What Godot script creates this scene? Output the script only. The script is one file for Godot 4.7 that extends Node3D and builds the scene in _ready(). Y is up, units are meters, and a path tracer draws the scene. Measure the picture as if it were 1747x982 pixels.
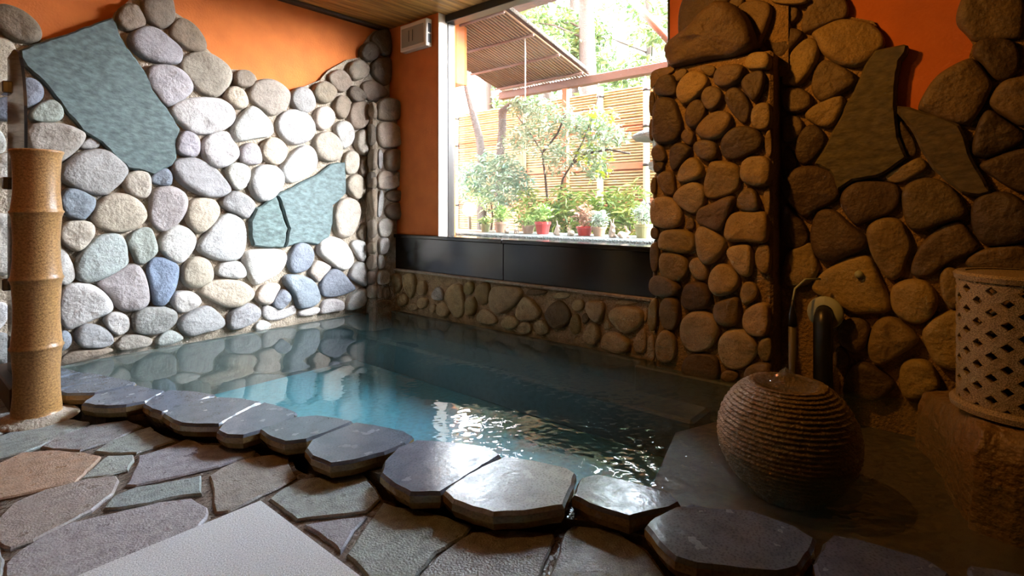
extends Node3D
# A stone-lined hot spring bath with a picture window on a small garden. y is up, metres; the water's surface is y = 0.
const FOCAL := 925.0
const CENTRE_X := 873.5
const HORIZON := 354.0
const EYE := Vector3(0, 1.0, 0)
const XB := 3.41      # low stone wall and orange wall beside the window
const ZL := -4.57     # left wall
const XP := 3.30      # front of the stone pillar
const XR := 3.50      # wall right of the pillar
const CEIL := 2.83
const FLOOR_Y := -0.05
const KERB_Y := 0.03
var fwd: Vector3
var rgt: Vector3
var rng := RandomNumberGenerator.new()
var noise := FastNoiseLite.new()
var M := {}
const TONES := {
	"w": Color(.50, .485, .46), "W": Color(.60, .58, .54), "g": Color(.30, .30, .30), "b": Color(.215, .24, .285), "B": Color(.17, .215, .30), "p": Color(.345, .322, .333),
	"t": Color(.46, .40, .33), "n": Color(.25, .20, .15), "m": Color(.34, .30, .255), "d": Color(.135, .11, .085), "e": Color(.33, .36, .335), "S": Color(.145, .205, .205),
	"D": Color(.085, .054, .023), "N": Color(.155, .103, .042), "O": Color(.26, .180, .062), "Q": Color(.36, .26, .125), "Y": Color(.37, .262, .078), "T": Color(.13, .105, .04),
	"k": Color(.135, .15, .185), "l": Color(.36, .36, .355), "q": Color(.34, .28, .26), "r": Color(.42, .27, .18),
}
const LEFT := [
	["n", -24,27,0,7,20,12,42,22,61,39,70,57,67,69,50,73,27,72,0,55],
	["t", -20,64,7,66,22,76,27,89,24,114,15,134,-7,143,-24,134],
	["b", 40,133,55,134,69,143,75,158,69,173,50,183,40,182,30,158],
	["e", 49,195,57,183,72,173,89,170,103,180,108,193,103,205,81,210,61,208,50,203],
	["b", -13,171,7,166,20,168,37,178,40,192,30,205,7,206,-13,203],
	["m", 44,215,74,209,111,213,134,222,145,230,138,247,118,266,97,279,67,269,47,249],
	["g", 133,250,145,239,158,233,168,240,170,250,158,254,141,254],
	["g", 99,296,111,277,134,261,161,255,182,257,202,271,218,289,210,306,190,324,178,333,151,329,121,318,104,306],
	["S", 34,88,67,76,101,64,141,50,168,40,188,34,197,42,202,64,215,84,235,111,254,141,257,155,279,183,292,202,303,220,297,249,297,269,291,281,276,287,259,297,242,292,215,286,195,269,171,242,145,229,131,215,114,195,101,175,77,148,64,133,44,116,35,101],
	["n", 198,25,205,12,218,7,232,10,240,24,249,42,235,49,218,53,205,50,197,40],
	["n", 242,17,240,0,255,-13,279,-17,291,-3,296,17,296,34,286,45,269,49,250,37,244,27],
	["n", 289,50,297,39,309,30,326,39,338,52,348,69,351,82,343,89,323,88,306,77,292,66],
	["p", 218,67,225,55,249,45,269,50,289,67,304,79,310,91,306,108,286,109,259,106,239,97,229,89,220,79],
	["p", 247,129,252,116,269,111,292,113,309,121,323,136,328,151,318,165,299,176,284,182,272,173,262,158,252,145],
	["m", 308,108,319,94,336,89,356,91,376,103,390,116,394,133,387,148,371,165,353,163,336,155,323,134,311,121],
	["n", 397,131,402,121,417,119,429,126,433,138,427,148,410,150,398,145],
	["t", 379,163,387,151,400,147,413,155,420,168,420,182,408,187,397,183,387,175],
	["w", 289,188,299,175,323,168,353,167,376,170,393,182,399,198,393,213,373,224,346,230,323,225,306,210,296,200],
	["p", 297,242,303,229,316,223,331,229,339,242,338,261,331,268,314,267,299,259],
	["w", 343,249,350,235,366,226,387,225,392,239,403,252,405,266,393,279,373,287,356,282,345,267],
	["w", 392,222,405,202,422,183,437,183,456,202,465,217,462,232,441,235,417,240,400,241],
	["p", 409,257,414,247,427,243,439,249,444,266,444,279,424,282,409,277],
	["w", 385,286,393,279,410,278,425,287,424,306,414,323,400,324,390,309,385,299],
	["p", 290,286,299,273,323,269,339,272,363,284,380,303,393,321,387,331,371,336,353,336,331,329,309,314,296,299],
	["b", 253,303,266,292,282,286,292,296,292,309,289,317,269,316,257,311],
	["t", 208,309,215,297,232,291,249,292,256,304,256,323,252,334,242,339,225,334,213,324],
	["b", 99,344,104,329,118,320,138,325,155,335,162,340,160,355,148,369,141,375,121,372,106,362],
	["t", 157,369,165,347,178,335,198,330,218,332,235,342,247,357,249,372,235,386,215,395,188,394,168,387,160,379],
	["p", 255,344,257,329,269,320,292,318,311,327,319,342,316,361,304,379,289,392,276,394,264,386,255,371],
	["t", 316,364,319,347,331,339,350,338,365,342,373,355,371,369,360,384,343,398,328,392,318,379],
	["g", 373,347,380,335,397,325,413,330,427,339,434,350,427,364,418,374,400,364,383,357],
	["w", 336,423,338,414,353,394,370,374,387,364,403,369,415,381,418,408,413,431,403,443,380,445,356,438,343,431],
	["t", 99,397,108,381,124,376,145,377,158,382,161,396,151,414,134,429,118,424,104,411],
	["e", 128,451,134,434,148,419,165,404,185,399,205,401,215,418,215,434,218,448,202,461,175,475,148,482,134,476,128,465],
	["e", 215,411,224,397,242,389,257,389,262,403,268,423,264,434,250,445,240,451,230,448,224,431,216,419],
	["w", 270,411,276,399,292,387,306,384,323,392,333,406,331,419,323,434,309,448,292,445,279,433,271,423],
	["w", 97,416,108,424,119,441,127,461,126,475,114,485,101,485,84,475,84,428],
	["w", 101,508,104,493,118,484,141,482,165,490,182,505,191,520,187,532,161,542,134,554,118,561,106,550,100,532],
	["p", 165,483,175,475,198,463,218,451,232,450,244,465,250,485,253,508,249,520,232,529,208,529,195,520,185,503,175,493],
	["B", 250,461,254,445,269,439,286,443,301,451,304,461,299,488,289,505,281,518,269,521,259,515,255,495,252,475],
	["t", 308,465,313,451,326,439,343,438,356,446,362,461,360,478,343,488,326,492,311,483],
	["w", 366,460,373,450,393,445,408,446,417,460,418,471,403,476,383,473,368,468],
	["t", 339,495,350,483,380,475,407,478,424,488,433,500,424,512,403,524,383,523,363,513,346,503],
	["W", 292,508,297,498,313,495,329,498,341,510,338,520,319,530,304,533,292,520],
	["w", 175,547,183,534,198,530,215,537,221,550,217,564,202,572,192,566,182,557],
	["g", 224,542,232,530,252,522,279,523,299,530,300,545,289,559,269,569,242,570,225,562],
	["g", 303,552,309,540,329,530,353,520,370,532,385,550,373,561,346,566,323,574,309,566],
	["g", 387,542,393,530,410,520,430,517,444,529,441,542,427,552,400,562,388,559],
	["g", 126,572,133,557,151,552,171,555,187,567,194,582,182,591,155,593,138,591,129,582],
	["m", 195,589,205,576,222,569,245,571,259,579,255,589,232,594,205,598],
	["e", 265,582,272,571,289,562,303,567,313,576,303,582,286,588,267,588],
	["b", 97,569,108,562,118,567,123,579,116,592,103,599,91,586],
	["n", 101,618,111,604,131,596,161,596,188,593,192,599,161,609,121,619,104,624],
	["w", -20,367,10,366,24,374,27,418,24,461,7,468,-20,465],
	["w", -13,518,7,515,15,525,13,542,3,559,-13,562],
	["g", -13,569,15,568,25,589,20,619,-13,619],
	["w", -13,218,3,224,12,245,7,261,-13,261],
	["w", -13,266,13,261,25,269,27,303,10,309,-13,308],
	["m", 422,161,429,145,444,136,464,136,481,146,494,161,489,182,476,193,459,198,447,187,430,175],
	["w", 471,215,476,198,491,188,511,188,526,198,535,215,531,235,514,245,494,247,479,235],
	["p", 495,165,501,153,514,148,528,153,535,168,536,183,525,192,513,193,499,183],
	["n", 529,158,535,145,551,138,565,145,573,158,567,170,553,178,538,173],
	["n", 557,134,565,123,580,118,592,129,598,143,590,153,580,159,567,150],
	["n", 590,118,598,105,615,103,626,113,627,124,619,134,605,138,595,133],
	["d", 613,88,619,76,632,71,644,84,644,96,630,107,617,101],
	["d", 630,69,639,54,662,50,665,67,664,96,649,94,641,79],
	["d", 629,118,639,101,659,97,666,104,665,141,654,147,639,134],
	["n", 615,145,629,136,649,145,659,158,656,166,639,168,629,173,619,158],
	["d", 592,160,600,145,612,151,623,165,620,173,602,175],
	["n", 566,183,573,166,585,162,596,171,595,188,588,203,575,200],
	["n", 593,198,598,178,612,173,626,175,627,202,620,218,605,221,595,212],
	["t", 534,198,540,185,555,181,568,190,570,205,560,218,548,223,536,213],
	["w", 567,218,578,206,593,208,602,224,600,242,590,252,583,254,575,235],
	["m", 534,242,540,229,558,224,573,232,582,250,580,269,565,276,546,273,535,259],
	["t", 603,242,607,225,622,220,627,232,626,259,619,266,607,255],
	["t", 443,255,449,240,464,234,479,240,488,255,485,272,472,282,457,277,447,269],
	["w", 477,286,488,269,504,254,521,247,536,257,540,279,531,296,508,308,491,312,481,299],
	["t", 584,276,588,261,600,256,610,266,610,286,604,296,588,297],
	["n", 611,282,617,269,627,267,628,299,619,303,612,292],
	["w", 423,313,429,292,444,282,464,282,479,292,484,309,474,326,464,339,444,344,430,333],
	["t", 587,313,598,299,612,297,621,313,621,329,612,339,602,338,592,326],
	["S", 470,333,508,313,541,297,562,280,568,278,585,278,586,300,586,330,572,344,565,350,564,381,558,404,538,416,518,413,498,416,483,421,487,411,490,389,483,367,478,350],
	["S", 467,334,452,345,435,355,425,377,425,404,430,418,447,422,479,421,484,411,486,390,479,368,474,351],
	["t", 567,367,575,345,592,337,609,344,613,361,607,384,595,403,582,405,570,396],
	["n", 609,397,615,386,623,382,623,409,614,409],
	["W", 540,426,546,409,562,403,582,409,597,426,602,445,593,458,578,460,562,450,545,436],
	["W", 596,416,604,409,623,411,623,445,614,446,604,429],
	["b", 490,445,494,428,506,414,516,413,530,421,535,436,528,455,514,464,498,465,492,456],
	["W", 411,443,420,428,447,425,477,425,488,436,484,451,474,466,451,478,434,487,425,473],
	["t", 434,508,441,492,452,483,471,483,477,488,467,505,461,518,444,519],
	["b", 464,513,472,500,483,491,496,505,489,518,477,529,467,524],
	["b", 481,476,491,468,514,470,533,478,541,492,545,510,536,520,521,524,506,526,501,505,488,490],
	["t", 525,465,531,450,541,443,558,451,563,456,548,471,540,483,531,471],
	["b", 545,493,548,475,562,461,573,458,585,468,595,482,605,492,588,500,568,506,551,505],
	["w", 594,468,602,451,612,446,623,450,623,489,612,483,598,475],
	["w", 545,532,548,515,563,508,583,512,586,522,582,529,562,532,548,535],
	["W", 589,518,595,505,612,493,623,492,623,518,612,525,592,530],
	["w", 447,532,451,520,467,524,484,529,501,518,505,532,491,540,464,547,451,542],
	["w", 508,537,511,529,531,524,545,524,543,534,521,539],
	["w", 432,561,437,550,449,545,462,552,457,557,444,564],
]

const COLX := [
	["d", 628,215,635,211,639,222,638,245,630,249],
	["n", 628,266,634,255,642,255,642,269,641,287,635,290,629,284],
	["d", 628,299,634,292,639,296,639,316,629,318],
	["n", 628,340,632,325,641,324,642,344,641,369,635,371,629,361],
	["n", 628,387,632,375,641,376,641,401,632,407],
	["n", 628,426,632,413,640,413,641,431,632,433],
	["n", 627,448,632,436,640,434,640,458,632,461],
	["n", 627,471,631,462,639,463,639,483,630,484],
	["t", 626,498,630,487,641,486,642,507,630,508],
	["n", 630,198,632,182,637,172,642,188,641,204],
	["n", 627,307,632,300,641,302,641,320,630,321],
]

const COLZ := [
	["n", 643,198,644,178,651,169,666,167,681,173,684,188,681,203,666,207,646,204],
	["t", 642,215,652,208,669,209,681,218,684,235,681,249,662,251,646,250],
	["n", 653,269,659,255,683,254,684,286,672,292,659,291],
	["w", 644,266,646,255,652,257,652,286,646,288],
	["t", 642,303,649,292,666,292,671,306,666,321,649,323,642,318],
	["n", 672,299,676,293,684,294,684,318,675,318],
	["t", 644,303,659,300,683,298,684,313,672,322,652,324],
	["W", 643,344,646,325,651,325,653,344,649,369,644,369],
	["n", 656,334,662,325,684,324,684,342,666,344],
	["n", 656,359,662,347,683,345,684,372,669,375,659,369],
	["W", 644,379,659,371,670,379,667,391,661,403,649,404,645,394],
	["W", 644,408,657,404,663,411,659,429,654,433,646,433],
	["W", 644,435,653,434,656,448,652,458,645,458],
	["W", 643,465,649,461,662,461,663,482,649,485,644,483],
	["t", 644,488,649,487,651,502,649,508,644,507],
	["n", 653,492,662,488,665,502,659,510,653,507],
	["n", 643,512,662,512,665,520,649,523,644,520],
]

const LOW := [
	["t", 664,483,669,468,684,465,689,482,683,498,669,501],
	["t", 689,468,709,464,713,485,709,502,703,509,694,495],
	["t", 713,488,719,478,728,478,731,495,726,503,716,502],
	["g", 737,502,751,484,763,510,743,512],
	["t", 681,513,684,502,693,499,699,508,696,520,684,522],
	["t", 699,524,701,516,713,517,716,524,711,529,701,529],
	["t", 713,517,718,507,730,506,733,515,728,525,718,525],
	["t", 734,529,736,518,745,518,746,527,741,534],
	["t", 747,529,750,517,763,513,771,525,767,539,753,538],
	["t", 764,502,772,486,788,483,794,502,793,535,783,542,773,532,767,515],
	["m", 793,492,798,480,809,480,811,493,805,502,795,501],
	["m", 796,522,800,507,812,505,816,522,812,537,800,538],
	["m", 813,506,817,484,839,480,836,517,821,519],
	["t", 837,509,841,490,854,487,891,490,893,506,874,526,858,536,841,526],
	["t", 881,536,891,509,901,505,918,519,927,532,918,545,891,546],
	["n", 898,499,905,492,933,494,935,499,922,503,901,503],
	["n", 932,532,945,516,958,511,972,526,977,543,965,558,948,561,937,549],
	["t", 977,517,984,509,997,511,999,524,989,531,979,527],
	["t", 1002,526,1004,511,1032,514,1034,529,1026,551,1011,543],
	["t", 1041,539,1046,526,1069,522,1096,527,1101,543,1090,558,1069,569,1053,556],
	["t", 815,539,826,524,841,532,853,549,837,553,819,549],
	["t", 858,553,864,539,878,537,886,548,883,558,868,560],
	["t", 885,561,891,549,905,548,910,558,906,569,891,569],
	["t", 913,559,918,546,932,544,940,558,937,569,922,570],
	["m", 974,553,980,535,990,536,993,556,989,569,977,568],
	["n", 993,544,997,533,1006,536,1007,546,997,553],
	["t", 942,506,955,497,975,499,972,507,955,509],
	["t", 1027,588,1031,571,1043,564,1066,571,1077,582,1076,598,1054,602,1031,595],
	["t", 1080,588,1091,565,1103,557,1105,600,1088,601],
	["t", 997,574,1003,557,1011,548,1024,557,1027,574,1017,588,1003,585],
	["t", 1030,557,1036,540,1044,554,1043,560,1033,561],
	["t", 1048,517,1057,511,1086,513,1088,518,1057,520],
	["t", 1097,528,1104,523,1106,545,1100,550],
]

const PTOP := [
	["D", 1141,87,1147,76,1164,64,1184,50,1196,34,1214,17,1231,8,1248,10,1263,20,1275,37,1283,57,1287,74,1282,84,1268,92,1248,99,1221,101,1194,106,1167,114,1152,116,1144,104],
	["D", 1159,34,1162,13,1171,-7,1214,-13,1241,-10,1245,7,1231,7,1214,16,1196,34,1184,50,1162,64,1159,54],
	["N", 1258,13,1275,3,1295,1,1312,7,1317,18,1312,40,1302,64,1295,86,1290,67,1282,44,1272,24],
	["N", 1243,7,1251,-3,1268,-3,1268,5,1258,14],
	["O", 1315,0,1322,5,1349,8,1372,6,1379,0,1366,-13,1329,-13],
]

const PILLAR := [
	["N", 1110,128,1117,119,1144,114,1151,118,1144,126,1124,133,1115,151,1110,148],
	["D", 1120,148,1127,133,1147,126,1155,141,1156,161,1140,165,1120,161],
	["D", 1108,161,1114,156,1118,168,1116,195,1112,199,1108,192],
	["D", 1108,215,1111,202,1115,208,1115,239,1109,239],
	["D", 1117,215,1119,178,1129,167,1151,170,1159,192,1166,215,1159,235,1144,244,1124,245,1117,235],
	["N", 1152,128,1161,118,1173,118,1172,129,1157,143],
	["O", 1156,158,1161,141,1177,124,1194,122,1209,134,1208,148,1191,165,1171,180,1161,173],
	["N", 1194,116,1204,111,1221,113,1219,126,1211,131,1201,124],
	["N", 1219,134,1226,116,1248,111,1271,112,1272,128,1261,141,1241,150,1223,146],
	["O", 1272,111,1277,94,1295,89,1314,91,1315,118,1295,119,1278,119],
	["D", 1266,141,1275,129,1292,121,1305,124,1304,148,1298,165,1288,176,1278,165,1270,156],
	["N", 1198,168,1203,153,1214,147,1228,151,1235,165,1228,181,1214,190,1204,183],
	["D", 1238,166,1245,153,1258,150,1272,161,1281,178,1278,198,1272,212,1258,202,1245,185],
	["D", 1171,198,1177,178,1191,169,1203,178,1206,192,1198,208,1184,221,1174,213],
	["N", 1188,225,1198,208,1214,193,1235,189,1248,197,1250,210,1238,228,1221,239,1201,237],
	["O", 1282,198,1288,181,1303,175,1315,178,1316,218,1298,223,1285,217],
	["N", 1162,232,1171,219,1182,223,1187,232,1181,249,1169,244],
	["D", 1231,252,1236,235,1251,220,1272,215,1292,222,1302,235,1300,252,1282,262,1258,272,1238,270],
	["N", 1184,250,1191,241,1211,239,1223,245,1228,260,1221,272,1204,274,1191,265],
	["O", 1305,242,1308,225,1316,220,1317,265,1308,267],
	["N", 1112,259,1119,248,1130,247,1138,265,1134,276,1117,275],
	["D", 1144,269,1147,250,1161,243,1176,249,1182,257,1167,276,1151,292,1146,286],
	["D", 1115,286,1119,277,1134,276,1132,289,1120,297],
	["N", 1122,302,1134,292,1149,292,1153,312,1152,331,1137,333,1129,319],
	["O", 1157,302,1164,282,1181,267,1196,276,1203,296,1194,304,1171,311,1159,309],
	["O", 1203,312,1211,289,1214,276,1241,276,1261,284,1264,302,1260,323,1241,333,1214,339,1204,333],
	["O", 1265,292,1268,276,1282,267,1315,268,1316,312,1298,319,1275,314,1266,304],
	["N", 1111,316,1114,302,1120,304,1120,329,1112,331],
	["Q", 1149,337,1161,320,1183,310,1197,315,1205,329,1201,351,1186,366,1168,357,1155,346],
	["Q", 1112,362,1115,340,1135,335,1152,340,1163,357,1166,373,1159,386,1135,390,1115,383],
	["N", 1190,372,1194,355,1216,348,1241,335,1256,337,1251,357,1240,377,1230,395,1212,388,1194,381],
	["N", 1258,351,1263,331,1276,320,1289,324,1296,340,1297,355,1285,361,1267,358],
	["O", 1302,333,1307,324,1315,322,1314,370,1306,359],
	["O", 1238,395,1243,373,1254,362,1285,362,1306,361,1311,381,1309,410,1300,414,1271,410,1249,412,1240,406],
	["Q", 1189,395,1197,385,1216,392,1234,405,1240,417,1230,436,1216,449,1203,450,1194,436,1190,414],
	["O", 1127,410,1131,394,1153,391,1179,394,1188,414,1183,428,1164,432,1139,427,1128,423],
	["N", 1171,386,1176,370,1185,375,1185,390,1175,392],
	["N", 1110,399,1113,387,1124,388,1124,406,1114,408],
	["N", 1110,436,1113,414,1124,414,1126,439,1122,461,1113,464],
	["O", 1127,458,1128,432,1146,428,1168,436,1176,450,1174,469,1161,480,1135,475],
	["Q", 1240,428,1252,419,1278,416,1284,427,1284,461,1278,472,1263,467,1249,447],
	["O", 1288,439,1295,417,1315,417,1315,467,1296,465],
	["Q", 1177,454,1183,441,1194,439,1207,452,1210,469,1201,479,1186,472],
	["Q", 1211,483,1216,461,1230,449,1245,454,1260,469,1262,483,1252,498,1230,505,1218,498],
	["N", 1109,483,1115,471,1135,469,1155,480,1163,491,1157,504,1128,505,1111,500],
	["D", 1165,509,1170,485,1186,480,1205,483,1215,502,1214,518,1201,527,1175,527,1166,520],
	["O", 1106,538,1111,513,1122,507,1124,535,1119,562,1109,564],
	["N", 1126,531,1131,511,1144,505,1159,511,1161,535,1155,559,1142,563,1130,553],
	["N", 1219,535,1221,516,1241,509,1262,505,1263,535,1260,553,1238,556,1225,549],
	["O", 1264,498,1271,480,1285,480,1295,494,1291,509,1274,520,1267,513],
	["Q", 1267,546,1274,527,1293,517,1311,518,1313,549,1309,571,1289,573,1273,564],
	["Q", 1161,564,1166,544,1183,531,1205,530,1221,542,1228,559,1223,579,1208,595,1186,600,1168,590],
	["Q", 1227,593,1230,575,1245,562,1263,561,1282,571,1293,590,1289,608,1271,625,1249,630,1232,615],
	["Q", 1105,593,1108,573,1116,571,1119,593,1117,614,1108,616],
	["Q", 1121,590,1126,568,1139,561,1153,573,1154,597,1148,615,1131,618,1122,608],
	["O", 1293,593,1300,577,1317,575,1317,614,1300,615],
	["D", 1165,623,1175,604,1201,603,1223,608,1227,630,1223,648,1190,650,1168,641],
	["N", 1270,637,1278,623,1300,617,1317,619,1317,652,1274,654],
	["N", 1230,641,1238,630,1256,632,1262,641,1252,650,1234,648],
]

const RIGHT := [
	["N", 1324,17,1332,9,1350,9,1362,15,1363,27,1355,39,1337,46,1325,40,1323,29],
	["D", 1302,74,1305,57,1317,50,1344,49,1366,52,1371,62,1362,72,1354,82,1345,97,1332,103,1318,92,1307,84],
	["N", 1369,44,1376,24,1387,0,1401,-13,1434,-10,1446,10,1446,25,1439,33,1428,34,1408,44,1382,57,1372,55],
	["O", 1386,59,1411,45,1434,35,1461,36,1482,40,1498,52,1507,67,1506,81,1495,88,1483,104,1471,111,1451,115,1431,109,1411,97,1401,84,1396,69],
	["O", 1337,134,1340,111,1354,87,1374,69,1387,67,1397,79,1396,101,1384,124,1364,147,1347,146,1337,143],
	["N", 1386,145,1391,124,1401,108,1411,103,1434,114,1453,124,1461,136,1456,148,1434,160,1418,170,1401,173,1389,161],
	["N", 1336,168,1339,153,1354,150,1374,154,1387,168,1384,183,1367,192,1347,192,1338,183],
	["O", 1372,198,1387,183,1408,173,1428,166,1439,166,1442,178,1434,198,1424,213,1409,218,1391,212],
	["T", 1495,91,1522,84,1542,80,1549,82,1547,94,1537,108,1533,128,1530,151,1530,182,1532,215,1535,235,1547,269,1532,282,1508,297,1482,304,1458,308,1445,316,1431,323,1424,303,1418,292,1392,279,1411,250,1434,205,1458,158,1478,114],
	["T", 1533,182,1555,185,1586,195,1616,205,1636,215,1648,235,1655,262,1666,286,1680,306,1690,328,1670,333,1639,329,1613,309,1592,289,1576,262,1559,229,1542,205,1534,195],
	["D", 1534,215,1537,205,1549,222,1561,242,1564,259,1559,267,1549,264,1535,245],
	["O", 1512,297,1535,286,1559,272,1572,269,1586,286,1562,299,1535,313,1515,309],
	["N", 1569,182,1576,165,1596,134,1623,116,1653,102,1666,108,1680,128,1692,146,1683,168,1670,192,1653,212,1629,210,1603,202,1572,188],
	["N", 1633,34,1636,17,1646,-7,1670,-13,1730,-13,1745,7,1745,34,1740,62,1727,67,1697,67,1661,71,1650,57,1636,44],
	["D", 1660,91,1665,74,1683,68,1713,68,1730,74,1737,94,1737,114,1727,133,1707,139,1692,131,1676,111,1663,99],
	["D", 1659,259,1663,232,1673,202,1687,187,1707,202,1734,220,1747,229,1747,242,1713,257,1683,269,1666,266],
	["N", 1697,155,1713,139,1737,134,1771,128,1777,202,1747,218,1724,205,1693,185,1687,175],
	["D", 1668,282,1697,269,1730,257,1771,252,1771,329,1747,329,1720,319,1687,296],
	["D", 1358,255,1364,232,1377,215,1391,214,1404,225,1409,239,1399,259,1381,280,1367,279,1361,269],
	["N", 1336,218,1338,202,1350,196,1367,203,1372,218,1364,235,1344,243,1337,240],
	["D", 1336,269,1340,249,1350,255,1362,279,1354,292,1339,304,1336,303],
	["D", 1336,321,1345,297,1369,284,1400,286,1425,297,1432,321,1431,338,1414,348,1392,357,1373,372,1359,355,1342,338],
	["D", 1435,342,1442,323,1463,310,1494,310,1525,314,1534,324,1533,348,1522,362,1497,371,1480,376,1463,385,1451,373,1440,357],
	["N", 1540,335,1546,317,1570,306,1594,305,1619,317,1639,338,1649,361,1643,371,1615,378,1587,388,1567,393,1551,387,1544,366],
	["D", 1657,373,1660,348,1677,331,1716,328,1736,338,1757,355,1757,407,1729,414,1698,418,1674,413,1662,393],
	["D", 1384,397,1393,366,1407,357,1428,361,1445,378,1463,392,1478,404,1480,419,1466,428,1445,435,1421,445,1400,442,1388,425],
	["O", 1479,392,1494,376,1518,372,1539,378,1548,400,1555,419,1546,442,1539,466,1525,476,1511,470,1494,445,1484,421],
	["N", 1556,456,1563,435,1577,411,1605,388,1629,378,1643,383,1657,404,1669,419,1660,430,1632,440,1608,452,1587,470,1570,470,1558,466],
	["D", 1337,355,1343,348,1355,362,1373,381,1380,400,1376,418,1359,424,1342,419,1337,404],
	["O", 1339,466,1341,439,1352,426,1369,421,1383,413,1390,435,1398,452,1392,473,1376,485,1355,488,1342,482],
	["Y", 1387,487,1404,466,1432,449,1466,436,1484,439,1494,459,1508,490,1520,522,1511,531,1487,531,1459,534,1439,522,1414,508,1393,499],
	["Y", 1520,504,1525,487,1546,477,1577,478,1594,494,1600,515,1593,535,1577,548,1556,550,1535,539,1523,525],
	["O", 1603,473,1612,458,1625,456,1643,470,1651,487,1648,504,1636,522,1622,525,1608,508],
	["Y", 1574,567,1587,546,1612,533,1639,529,1660,535,1681,542,1681,632,1646,631,1605,624,1591,608,1580,587],
	["O", 1482,591,1490,556,1504,542,1522,539,1542,551,1561,567,1567,580,1553,593,1529,606,1504,622,1487,612],
	["N", 1431,563,1442,546,1463,540,1480,549,1484,567,1477,591,1463,602,1445,594,1433,580],
	["Y", 1535,623,1558,610,1589,617,1603,650,1601,666,1562,678,1538,674],
	["D", 1439,662,1449,631,1468,614,1496,625,1523,647,1527,658,1500,684,1468,676,1441,670],
	["N", 1648,452,1653,439,1674,426,1716,418,1757,418,1757,459,1716,459,1681,463],
	["N", 1421,605,1432,587,1449,605,1449,625,1428,629],
]

const KERB := [
	["k", 100,626,113,627,138,634,119,638,100,643,87,644,87,631],
	["k", 101,644,139,635,157,635,178,639,195,643,145,652,101,663,87,664,87,648],
	["k", 101,664,148,653,196,643,222,648,232,651,228,655,194,663,161,670,113,671,98,667],
	["k", 140,687,145,682,161,672,194,665,236,656,256,661,282,665,276,670,248,684,215,690,183,692,161,691],
	["k", 243,689,257,678,288,664,331,666,368,672,335,684,288,699,276,703,257,697],
	["k", 278,705,296,693,342,680,370,676,412,678,445,684,420,697,373,723,335,723,307,721,288,713],
	["k", 370,733,385,715,425,695,452,685,485,693,507,702,505,711,475,722,440,735,415,742,385,741],
	["k", 442,732,464,723,505,710,542,707,578,712,601,717,597,721,560,736,523,749,486,753,461,745],
	["k", 521,764,531,749,567,734,608,719,649,725,689,734,706,743,693,755,656,771,604,784,564,790,531,777],
	["k", 649,806,654,786,678,762,711,749,752,751,803,756,837,762,855,775,825,793,785,819,752,839,700,839,671,825],
	["l", 757,837,776,821,820,795,861,777,912,784,967,797,982,806,977,826,962,861,894,872,842,874,805,865,772,852],
	["k", 977,845,982,830,990,814,1019,807,1060,815,1108,828,1144,839,1160,856,1144,865,1074,880,1041,871,1004,858],
	["k", 1101,895,1115,880,1152,863,1181,858,1211,864,1278,868,1356,896,1391,917,1383,940,1363,966,1328,976,1265,970,1189,961,1152,950,1122,922],
	["k", 1387,956,1406,923,1420,910,1472,919,1531,937,1574,948,1601,962,1620,977,1615,1010,1480,1015,1400,1000],
	["k", 1650,960,1690,966,1747,978,1790,1000,1770,1040,1660,1030],
]

const PAVE := [
	["e", -23,752,23,734,58,724,113,713,150,719,144,726,70,759,35,771,0,779,-23,783],
	["p", 70,761,97,744,156,724,218,716,241,726,194,750,136,767,89,765],
	["e", 161,769,187,752,233,734,257,727,268,736,298,750,272,759,233,771,187,772],
	["r", -31,802,39,771,89,767,148,771,171,777,156,794,128,822,70,835,0,849,-31,853],
	["e", 138,816,171,785,183,777,226,775,229,783,218,800,175,812],
	["p", 216,826,233,794,237,777,272,767,323,746,346,758,381,759,420,758,434,767,430,777,373,794,331,804,272,818,233,826],
	["e", 177,866,194,845,233,829,292,820,342,810,344,841,303,845,253,857,202,866],
	["q", 0,880,23,857,78,833,148,816,198,810,203,818,191,841,156,868,97,899,58,919,19,933,4,931,-16,911],
	["p", 8,962,23,946,70,915,124,890,187,876,272,855,327,849,352,864,352,880,338,896,272,925,202,954,140,982,97,1001,27,1001,8,981],
	["m", 357,811,375,798,412,783,447,777,468,775,494,778,491,791,507,812,475,830,420,856,390,870,366,873,364,834],
	["e", 459,850,483,832,512,817,564,810,619,807,634,826,649,850,623,872,567,878,508,884,486,871],
	["p", 520,893,567,886,626,879,604,904,582,939,556,919,542,908],
	["e", 591,944,612,915,641,874,656,856,678,863,715,869,752,878,805,896,789,915,744,941,708,983,693,1003,641,1000,615,966],
	["g", 712,985,745,950,775,925,807,907,840,903,893,904,942,909,945,918,934,944,919,982,910,1005,715,1005],
	["g", 938,983,949,952,960,915,967,902,984,893,1012,895,1056,908,1100,937,1131,979,1133,1003,934,1003],
	["g", -23,680,30,678,30,689,-23,693],
	["g", -23,696,29,692,29,703,8,713,-23,716],
	["g", -23,734,8,728,53,724,39,728,-23,746],
	["g", -60,930,-10,905,8,960,-5,1010,-60,1010],
]


# ------------------------------------------------------------------ helpers
func ray(px: float, py: float) -> Vector3:
	return fwd + rgt * (px - CENTRE_X) / FOCAL + Vector3.UP * (HORIZON - py) / FOCAL
func on_x(px: float, py: float, x: float) -> Vector3:
	var v := ray(px, py)
	return EYE + v * (x / v.x)
func on_y(px: float, py: float, y: float) -> Vector3:
	var v := ray(px, py)
	return EYE + v * ((y - EYE.y) / v.y)
func on_z(px: float, py: float, z: float) -> Vector3:
	var v := ray(px, py)
	return EYE + v * (z / v.z)
func on_plane(axis: String, px: float, py: float, value: float) -> Vector3:
	if axis == "x":
		return on_x(px, py, value)
	if axis == "y":
		return on_y(px, py, value)
	return on_z(px, py, value)

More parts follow.
